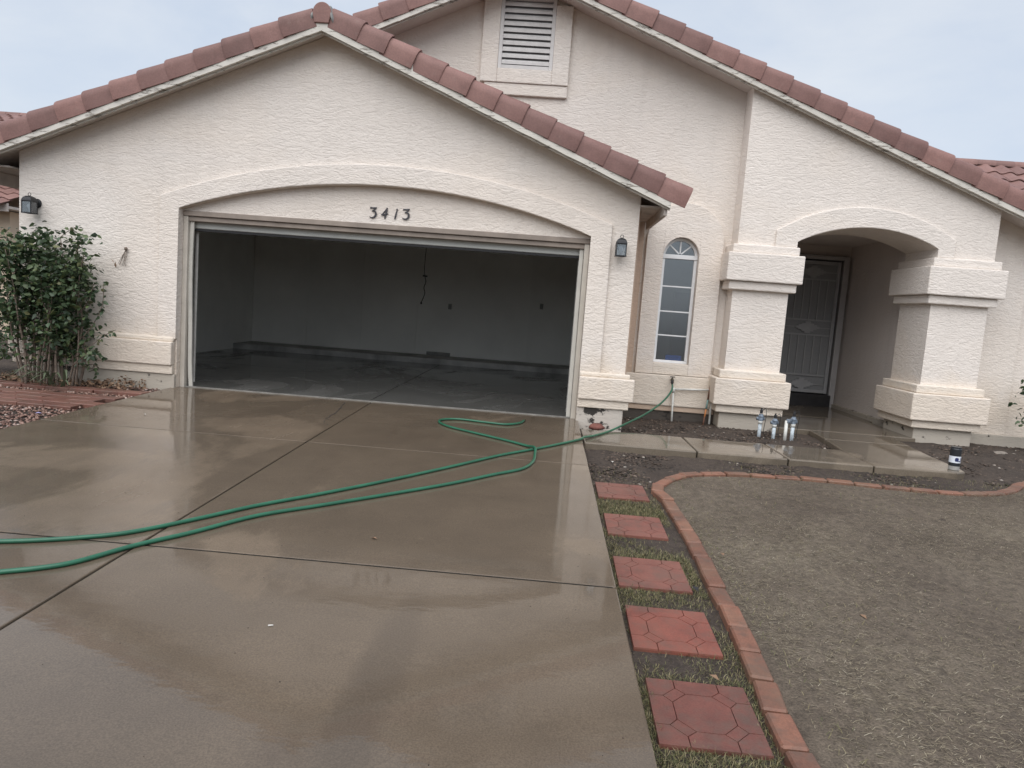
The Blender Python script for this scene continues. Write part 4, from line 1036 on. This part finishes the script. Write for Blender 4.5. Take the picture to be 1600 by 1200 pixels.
# red brick path and edging strip left of the driveway
PB = brick_mesh('path_brick', .285, .183, .07, 'path_brick', .005)
bp = empty('brick_path', (-2, -1.2, -.03), 'wet red brick path meeting the left side of the driveway', 'brick path'); bp.location = (0,0,0)
zl_ = lambda y: -.03+dz(y)
for r in range(4):
    y = -.965-r*.189
    for i in range(16):
        x = -.23-.29*i-(.14 if r % 2 else 0)
        if r == 0 and i == 0: x -= .02
        o = bpy.data.objects.new('brick', PB); COL.objects.link(o); o.parent = bp; o.location = (x, y, zl_(y)-.012+random.uniform(-.005,.005)); o.rotation_euler = (R(random.uniform(-1.5,1.5)), R(random.uniform(-1,1)), R(random.uniform(-1,1)))
bs = empty('brick_strip', (-1, -.45, -.03), 'single row of red bricks at the foot of the leafy shrub', 'brick row'); bs.location = (0,0,0)
for i in range(9):
    o = bpy.data.objects.new('brick', PB); COL.objects.link(o); o.parent = bs; x = -.21-.29*i; o.location = (x, -.52+.01*math.sin(i*2), zl_(-.45)-.010+random.uniform(-.006,.006)); o.rotation_euler = (0, 0, R(random.uniform(-2,2)))

# ------------------------------------------------------------------ gravel, mulch, straw and weeds
def scatter_lumps(name, pts, smin, smax, mat, flat=.6):
    bm = bmesh.new(); bmesh.ops.create_icosphere(bm, subdivisions=1, radius=1)
    bv = np.array([v.co[:] for v in bm.verts]); bf = np.array([[v.index for v in f.verts] for f in bm.faces]); bm.free()
    n = len(pts); V = bv[None]*(1+rng.uniform(-.28, .28, (n, len(bv), 1)))
    sc = rng.uniform(smin, smax, (n, 1, 1))*rng.uniform(.7, 1.3, (n, 1, 3)); sc[:, :, 2] *= flat
    a = rng.uniform(0, 6.28, n); c, s_ = np.cos(a)[:, None], np.sin(a)[:, None]
    V = V*sc; x = V[:, :, 0]*c-V[:, :, 1]*s_; y = V[:, :, 0]*s_+V[:, :, 1]*c
    V = np.stack([x, y, V[:, :, 2]], -1)+pts[:, None, :]
    F = (bf[None]+(np.arange(n)*len(bv))[:, None, None]).reshape(-1, 3)
    return link(name, fastmesh(name, V.reshape(-1, 3), F), mat, kind='stuff')
n = 20000; gx = rng.uniform(-4.6, -.07, n); gy = rng.uniform(-5.2, .0, n); keep = ~((gy < -.88) & (gy > -1.62) & (gx < -.1)) | (rng.random(n) < .06)
keep &= ~((gy < -.43) & (gy > -.61) & (gx > -2.7)) | (rng.random(n) < .10)
pts = np.stack([gx, gy, -.035+SL*gy], -1)[keep]
q = scatter_lumps('gravel', pts, .008, .018, 'gravel'); tag(q, 'loose pinkish gravel left of the driveway', 'gravel')
MB().slab([(-14,-16),(-.06,-16),(-.06,.04),(-14,.04)], lambda x,y: -.2+dz(y), lambda x,y: -.048+dz(y)).build('gravel_bed', 'soil', kind='structure')
# mulch crumbs on the planting beds
def bed_pts(n, boxes):
    out = []
    for x0, x1, y0, y1, k in boxes:
        mcount = int(n*k); X = rng.uniform(x0, x1, mcount); Y = rng.uniform(y0, y1, mcount)
        out.append(np.stack([X, Y, -.098+SL*np.minimum(Y, 0)], -1))
    return np.concatenate(out)
bp_ = bed_pts(1000, ((5.06,8.15,-.32,1.4,3.6),(9.15,12,-1.3,1.45,3.2),(5.06,8.9,-1.95,-1.2,1.6),(5.06,5.6,-2.6,-1.2,.7)))
bp_[:, 2] -= np.where((bp_[:, 0] < 8.3) & (bp_[:, 1] > -.35), .012, 0)
q = scatter_lumps('mulch', bp_, .006, .022, 'chips', .5); tag(q, 'dark crumbs of mulch and soil on the beds before the house', 'mulch')
n = 230; gx_, gy_ = rng.uniform(0, 5, n), -rng.uniform(.2, 7.5, n)
q = scatter_lumps('grit', np.stack([gx_, gy_, SL*gy_+.001], -1), .0012, .0032, 'chips', .6); tag(q, 'fine grit and crumbs lying on the wet driveway', 'grit')
def blades(name, X, Y, Z, length, width, tilt, mat, az=None, curl=.25):
    n = len(X); L_ = rng.uniform(*length, n); wd = rng.uniform(*width, n); el = rng.uniform(*tilt, n)
    a = rng.uniform(0, 6.283, n) if az is None else az
    dx, dy, dzv = np.cos(a)*np.cos(el), np.sin(a)*np.cos(el), np.sin(el); px, py = -np.sin(a), np.cos(a)
    bend = rng.normal(0, curl, n)
    B = np.stack([X, Y, Z], -1); D = np.stack([dx, dy, dzv], -1); P = np.stack([px, py, np.zeros(n)], -1)
    mid = B+D*(L_*.55)[:, None]; mid[:, 2] += L_*.05
    tip = B+D*L_[:, None]+P*(bend*L_)[:, None]; tip[:, 2] -= L_*np.abs(bend)*.3
    w2 = (P*wd[:, None])
    V = np.stack([B-w2*.5, B+w2*.5, mid+w2*.5, mid-w2*.5, tip], 1)
    # quads + triangle as two meshes' worth of triangles
    base = (np.arange(n)*5)[:, None]
    F = np.concatenate([base+np.array([[0,1,2]]), base+np.array([[0,2,3]]), base+np.array([[3,2,4]])])
    return link(name, fastmesh(name, V.reshape(-1, 3), F), mat, kind='stuff')
# straw lying on the bare yard: patchy, mostly flat
def vnoise(X, Y, s, seed=1):
    r = np.random.default_rng(seed); out = np.zeros_like(X)
    for k in range(5):
        a, b, ph = r.uniform(-1, 1)*s*1.7**k, r.uniform(-1, 1)*s*1.7**k, r.uniform(0, 6)
        out += np.sin(a*X+b*Y+ph)/(1.35**k)
    return out
def yard_pts(n, ymax_off=.06):
    u = rng.random(n); Y = -1.7-(u**1.0)*5.6; X = rng.uniform(5.70, 12.5, n)
    # keep more points near the viewer's side of the lawn
    yt = np.array([ytop(x) for x in np.linspace(5.6, 13, 400)]); yt = np.interp(X, np.linspace(5.6, 13, 400), yt)
    k = Y < yt-ymax_off
    return X[k], Y[k]
X, Y = yard_pts(300000); d = vnoise(X, Y, 1.6, 3); k = rng.random(len(X)) < np.clip(.52+.36*d, .10, 1); X, Y = X[k], Y[k]
Z = -.095+SL*Y+.012+.018*np.clip((X-5.7)/.25, 0, 1)+.008*np.sin(X*3.1+Y*1.3)*np.cos(Y*2.7-X)*np.clip((X-5.7)/.25, 0, 1)+rng.uniform(-.002, .010, len(X))
q = blades('straw', X, Y, Z, (.010, .042), (.0010, .0022), (-.03, .22), 'straw', az=rng.normal(0, .75, len(X))+np.where(rng.random(len(X)) < .5, math.pi, 0), curl=.2)
tag(q, 'dry straw-coloured grass clippings lying on the bare front yard', 'straw')
# green weeds: between the stepping stones and tufts here and there
X = rng.uniform(5.04, 5.56, 80000); Y = rng.uniform(-7.3, -2.0, 80000); d = vnoise(X, Y, 5.0, 8)
ins = np.zeros(len(X), bool)
for x, y, rz, lab in PL: ins |= (np.abs(X-x) < .196+.02*np.sin(Y*31)) & (np.abs(Y-y) < .222+.02*np.sin(X*37+y))
k = (~ins) & (rng.random(len(X)) < np.clip(.5+.35*d-np.clip((Y+3.3)*.9, 0, .9), .03, 1)); X, Y = X[k], Y[k]
q = blades('weedy_grass', X, Y, -.097+SL*Y, (.010, .034), (.0013, .0028), (.25, 1.2), 'grass')
tag(q, 'short olive weedy grass between the red stepping stones', 'grass')
X, Y = yard_pts(60000, .03); d = vnoise(X, Y, 1.1, 21); edge = np.minimum(np.abs(X-5.72), 1); k = rng.random(len(X)) < np.clip(.16*(d-.3), 0, .3)+.45*np.exp(-((X-5.72)/.10)**2)
X, Y = X[k], Y[k]; Z = -.095+SL*Y+.032
q = blades('yard_weeds', X, Y, Z, (.012, .04), (.0014, .003), (.1, .9), 'grass'); tag(q, 'thin patches of green weeds in the bare front yard', 'grass')
X = rng.uniform(6.2, 9.6, 4200); Y = rng.uniform(-1.8, -1.21, 4200); d = vnoise(X, Y, 2.5, 5); k = rng.random(len(X)) < np.clip(.35+.3*d+.12*(X-7.5), .02, 1); X, Y = X[k], Y[k]
q = blades('walkway_weeds', X, Y, -.1+SL*Y, (.015, .05), (.0016, .0034), (.2, 1.1), 'grass'); tag(q, 'sparse weeds along the front of the walkway', 'grass')

# ------------------------------------------------------------------ shrub by the garage
def leafy(name, P, size, mat, parent, up=.2):
    n = len(P); L_ = rng.uniform(*size, n); a = rng.uniform(0, 6.283, n); el = rng.uniform(-1.0, .5, n)+up*0
    D = np.stack([np.cos(a)*np.cos(el), np.sin(a)*np.cos(el), np.sin(el)], -1)
    Ra = rng.normal(0, 1, (n, 3)); Ra[:, 2] += 1.2; S_ = np.cross(D, Ra); S_ /= np.linalg.norm(S_, axis=1)[:, None]; Nn = np.cross(S_, D)
    wd = L_*rng.uniform(.26, .36, n); o = lambda f, s_, h: P+D*(L_*f)[:, None]+S_*(wd*s_)[:, None]+Nn*(L_*h)[:, None]
    V = np.stack([o(0,0,0), o(.30,1,.06), o(.30,-1,.06), o(.35,0,-.02), o(.72,.62,.03), o(.72,-.62,.03), o(1,0,-.06)], 1)
    base = (np.arange(n)*7)[:, None]
    F = np.concatenate([base+np.array([t]) for t in ((0,1,3),(0,3,2),(1,4,3),(3,5,2),(3,4,6),(3,6,5))])
    return link(name, fastmesh(name, V.reshape(-1, 3), F), mat, parent, kind='stuff')
bush = empty('shrub', (-1.35, -.38, -.04), 'leafy dark green shrub with bare lower stems beside the garage', 'shrub')
bl = []
rs = random.Random(11)
def stem(base, pts, r0, r1, name='stem'):
    P = smooth_path([base]+pts, 6); n = len(P)
    MB().tube(P, [r0+(r1-r0)*i/(n-1) for i in range(n)], 6).build(name, 'stem', bush, smooth=True); return P
LP = []
for i in range(26):
    bx = rs.uniform(-.42, .36); by = rs.uniform(-.14, .16); tx = bx*1.5+rs.uniform(-.28, .22); ty = by*1.7+rs.uniform(-.12, .12); tz = rs.uniform(1.25, 1.84)
    tx = max(-.95, min(.50, tx))
    pts = [(bx+(tx-bx)*f+rs.uniform(-.07,.07), by+(ty-by)*f+rs.uniform(-.05,.05), tz*f) for f in (.25, .5, .75, 1.0)]
    P = stem((bx, by, 0), pts, rs.uniform(.009, .018), .004)
    for q_ in P[len(P)//4:]:
        hgt = q_.z/1.85
        for _ in range(int(2+10*max(0, hgt-.2))):
            LP.append((q_.x+rs.gauss(0, .085), q_.y+rs.gauss(0, .075), q_.z+rs.gauss(0, .06)))
    for tw in range(4):      # twigs
        q_ = P[rs.randrange(len(P)//3, len(P))]; e = q_+Vector((rs.uniform(-.22,.22), rs.uniform(-.16,.16), rs.uniform(-.02,.2)))
        if e.x > .56: e.x = .56
        stem(tuple(q_), [tuple((q_+e)/2+Vector((0,0,.02))), tuple(e)], .005, .002, 'twig')
        for f in range(14): LP.append(tuple(q_+(e-q_)*rs.random()+Vector((rs.gauss(0,.03), rs.gauss(0,.03), rs.gauss(0,.03)))))
# upper crown: a clipped box of foliage with clumps
for cc in range(66):
    cx, cy, cz = rs.uniform(-1.0, .44), rs.uniform(-.22, .22), rs.uniform(1.02, 1.80)
    if cz < 1.3 and rs.random() < .45: continue
    cz = min(cz, 1.80-.05*rs.random())
    for _ in range(rs.randint(16, 40)):
        z = cz+rs.gauss(0, .07)
        LP.append((cx+rs.gauss(0, .085), cy+rs.gauss(0, .07), min(z, 1.86+rs.gauss(0, .015))))
for cc in range(84):
    cx, cy, cz = rs.uniform(-.95, .42), rs.uniform(-.22, .22), rs.uniform(.30, 1.1)
    for _ in range(rs.randint(6, 20)): LP.append((cx+rs.gauss(0, .07), cy+rs.gauss(0, .06), cz+rs.gauss(0, .06)))
# sprays reaching out to the right
for pts, nn in (([(.46,-.05,.62),(.60,-.08,.78),(.72,-.1,1.02),(.73,-.1,1.26)], 26), ([(.40,-.05,.40),(.58,-.1,.52),(.76,-.12,.66),(.90,-.12,.74)], 20), ([(.36,-.08,.28),(.55,-.1,.42),(.72,-.12,.40)], 34)):
    P = stem(pts[0], pts[1:], .006, .003, 'spray')
    for _ in range(nn):
        q_ = P[rs.randrange(len(P)//3, len(P))]; LP.append((q_.x+rs.gauss(0,.035), q_.y+rs.gauss(0,.03), q_.z+rs.gauss(0,.035)))
for pts, nn in (([(.40,-.02,.9),(.52,-.05,1.05),(.58,-.05,1.25)], 22), ([(.42,0,.25),(.56,-.05,.30),(.66,-.08,.28)], 26), ([(-.7,-.1,.3),(-.9,-.12,.45),(-1.05,-.1,.5)], 30), ([(-.6,-.1,.15),(-.85,-.12,.22),(-1.0,-.12,.2)], 24)):
    P = stem(pts[0], pts[1:], .006, .003, 'spray')
    for _ in range(nn):
        q_ = P[rs.randrange(len(P)//4, len(P))]; LP.append((q_.x+rs.gauss(0,.05), q_.y+rs.gauss(0,.04), q_.z+rs.gauss(0,.05)))
LP = np.array([p for p in LP if p[2] > .12 and p[1] < .36])
leafy('foliage', LP, (.045, .088), 'leaf', bush)
# dead vine scrap clinging to the wall
dv = empty('dried_vine', (-.655, .035, 1.60), 'small dried vine scrap hanging on the wall right of the shrub', 'vine')
for k in range(7):
    a = rs.uniform(-.12, .02); MB().tube(smooth_path([(0,-.008,.06),(a*.4+rs.uniform(-.02,.02),-.02,-.02),(a+rs.uniform(-.03,.03),-.012,-.10-rs.random()*.08)], 4), .0028, 5).build('twig', 'stem', dv)
MB().lathe([(.01,.04),(.022,.055),(.018,.075),(.004,.085)], (0,-.02,0), 8).build('knot', 'stem', dv)
dl = empty('dry_leaf', (-.84, .02, 1.42), 'curled dry brown leaf between shrub and wall', 'leaf')
MB().add([(.06,0,0),(.075,-.012,.03),(.062,-.018,.075),(.045,-.012,.04),(.03,-.01,.09),(.012,-.02,.105),(.045,-.015,.055)], [(0,1,3),(1,2,3),(3,6,4),(4,6,5)]).build('blade', 'dryleaf', dl)
# strap-leaved plant at the foot
spn = empty('strap_leaf_plant', (-1.15, -.52, -.04), 'grey-green strap-leaved plant at the foot of the shrub', 'plant')
for k in range(13):
    a = rs.uniform(0, 6.28); Lh = rs.uniform(.28, .52); hh = rs.uniform(.12, .30); w_ = rs.uniform(.012, .022); V = []; n = 9
    if math.sin(a) > .3: a = -a
    for i in range(n+1):
        t = i/n; r = Lh*t; z = hh*math.sin(min(1, t*1.15)*math.pi*.78); ww = w_*(1-t**3)*(.6+.8*t*(1-t)*2)
        c, s_ = math.cos(a), math.sin(a); V += [(r*c-ww*s_, r*s_+ww*c, z+.006), (r*c, r*s_, z), (r*c+ww*s_, r*s_-ww*c, z+.006)]
    F = [(3*i+j, 3*i+j+1, 3*i+j+4, 3*i+j+3) for i in range(n) for j in range(2)]
    o = MB().add(V, F).build('leaf', 'strap', spn, smooth=True); o.location = (rs.uniform(-.16,.16), rs.uniform(-.05,.05), 0)
# dead leaf litter under the shrub
lp = np.stack([rng.uniform(-2.2, -.35, 900), rng.uniform(-.42, .02, 900), rng.uniform(-.045, .03, 900)], -1); lp[:, 2] += .10*np.exp(-((lp[:, 0]+.55)/.22)**2)*(lp[:, 1] > -.3)*rng.random(900)
q = leafy('leaf_litter', lp, (.025, .06), 'dryleaf', None); tag(q, 'brown dead leaves piled under the shrub', 'leaf litter')
# small shrub at the extreme left and another at the extreme right
sb = empty('small_shrub', (-3.0, .9, -.05), 'small green shrub at the left edge behind the leafy shrub', 'shrub')
MB().tube([(0,0,0),(.03,.02,.3),(.0,.0,.6)], [.015,.01,.005], 6).build('stem', 'stem', sb)
leafy('foliage', np.stack([rng.normal(0,.18,500), rng.normal(0,.15,500), rng.uniform(.12,.75,500)], -1), (.04,.07), 'leaf', sb)
sb = empty('edge_shrub', (11.15, 1.0, -.11), 'dark leafy shrub just showing at the right edge by the wall', 'shrub')
for k in range(6): MB().tube(smooth_path([(0,0,0),(rs.uniform(-.12,.12),rs.uniform(-.1,.1),.4),(rs.uniform(-.22,.22),rs.uniform(-.15,.15),.9)], 4), [.010]*8+[.004], 6).build('stem', 'stem', sb)
leafy('foliage', np.stack([rng.normal(0,.12,420), rng.normal(0,.10,420), rng.uniform(.35,1.0,420)], -1), (.05,.09), 'leaf', sb)

# ------------------------------------------------------------------ small things
def thing(o, label, cat, group=None): return tag(o, label, cat, group)
thing(lump('rock', 'rock_red', None, (5.255, -.10, -.05), (.085, .06, .045), 3), 'reddish rock at the foot of the garage pier by the hose', 'rock')
thing(lump('rock', 'rock_grey', None, (10.5, .75, -.10), (.11, .08, .035), 9), 'flat grey rock in the bed below the right wall', 'rock')
cig = MB().tube([(3.470,-5.815,dz(-5.8)+.004),(3.490,-5.808,dz(-5.8)+.004)], .0032, 8).build('cigarette_butt', 'litter', smooth=True)
thing(cig, 'white cigarette butt on the driveway in the foreground', 'cigarette butt')
def scrap(x, y, z, s, mat, name, lab, cat, grp=None):
    a = rs.uniform(0, 6.28); c, s_ = math.cos(a)*s, math.sin(a)*s
    V = [(x-c, y-s_, z+.002), (x+s_*.5, y-c*.5, z+.012), (x+c, y+s_, z+.004), (x-s_*.5, y+c*.5, z+.010), (x, y, z+.003)]
    o = MB().add(V, [(0,1,4),(1,2,4),(2,3,4),(3,0,4)]).build(name, mat); return tag(o, lab, cat, grp)
scrap(3.65, -4.66, dz(-4.66)+.002, .022, 'dryleaf', 'dry_leaf', 'small dark leaf on the wet slab below the hose', 'leaf')
scrap(5.50, -4.79, gz(0,-4.79)+.02, .035, 'rubber', 'wet_leaf', 'black wet leaf beside the middle stepping stone', 'leaf')
scrap(5.38, -5.78, gz(0,-5.78)+.035, .026, 'dryleaf', 'dry_leaf', 'dry leaf on the far edge of the nearest stepping stone', 'leaf')
scrap(6.33, -5.0, gz(0,-5)+.035, .028, 'dryleaf', 'dry_leaf', 'pinkish leaf alone in the middle of the bare yard', 'leaf')
scrap(5.78, -4.22, gz(0,-4.2)+.035, .03, 'dryleaf', 'dry_leaf', 'tan leaf inside the yard against the brick border', 'leaf')
scrap(5.30, -1.75, gz(0,-1.75)+.012, .03, 'litter', 'pale_leaf', 'pale leaf on dark soil between walkway and stepping stones', 'leaf')
scrap(6.70, .95, gz(0,.9)+.0, .02, 'litter', 'paper_scrap', 'pale scrap on the soil below the white pipe', 'scrap')
scrap(-.24, -2.08, -.045, .03, 'litter_violet', 'wrapper_scrap', 'pale violet wrapper scrap in the gravel by the driveway', 'scrap')
scrap(.62, -1.75, dz(-1.75)+.002, .016, 'litter', 'paper_scrap', 'tiny white scrap on the wet slab by the left jamb reflection', 'scrap')
# pull cord in the garage, blue paper in the window
pc = empty('pull_cord', (2.5, 3.0, 1.27), 'dark pull cord with a crossbar hanging inside the garage', 'cord')
MB().tube(smooth_path([(0,0,0),(.03,0,.08),(.05,0,.16),(.03,0,.24),(.055,0,.34),(.03,0,.43)], 5), .007, 6).build('cord', 'cord', pc, smooth=True)
MB().tube(smooth_path([(.03,0,.43),(.02,0,.6),(.03,0,.9),(.04,0,1.32)], 4), .006, 6).build('cord', 'cord', pc, smooth=True)
MB().tube([(.0,0,.43),(.075,0,.425)], .012, 8).build('crossbar', 'cord', pc); MB().lathe([(.006,-.03),(.016,-.022),(.014,.0),(.006,.012)], seg=8).build('knob', 'cord', pc)
bpz = MB().box(6.27, 6.49, 1.585, 1.615, .72, .80).build('blue_box', 'blue', bevel=.004); tag(bpz, 'blue box on the sill inside the arched window', 'box')
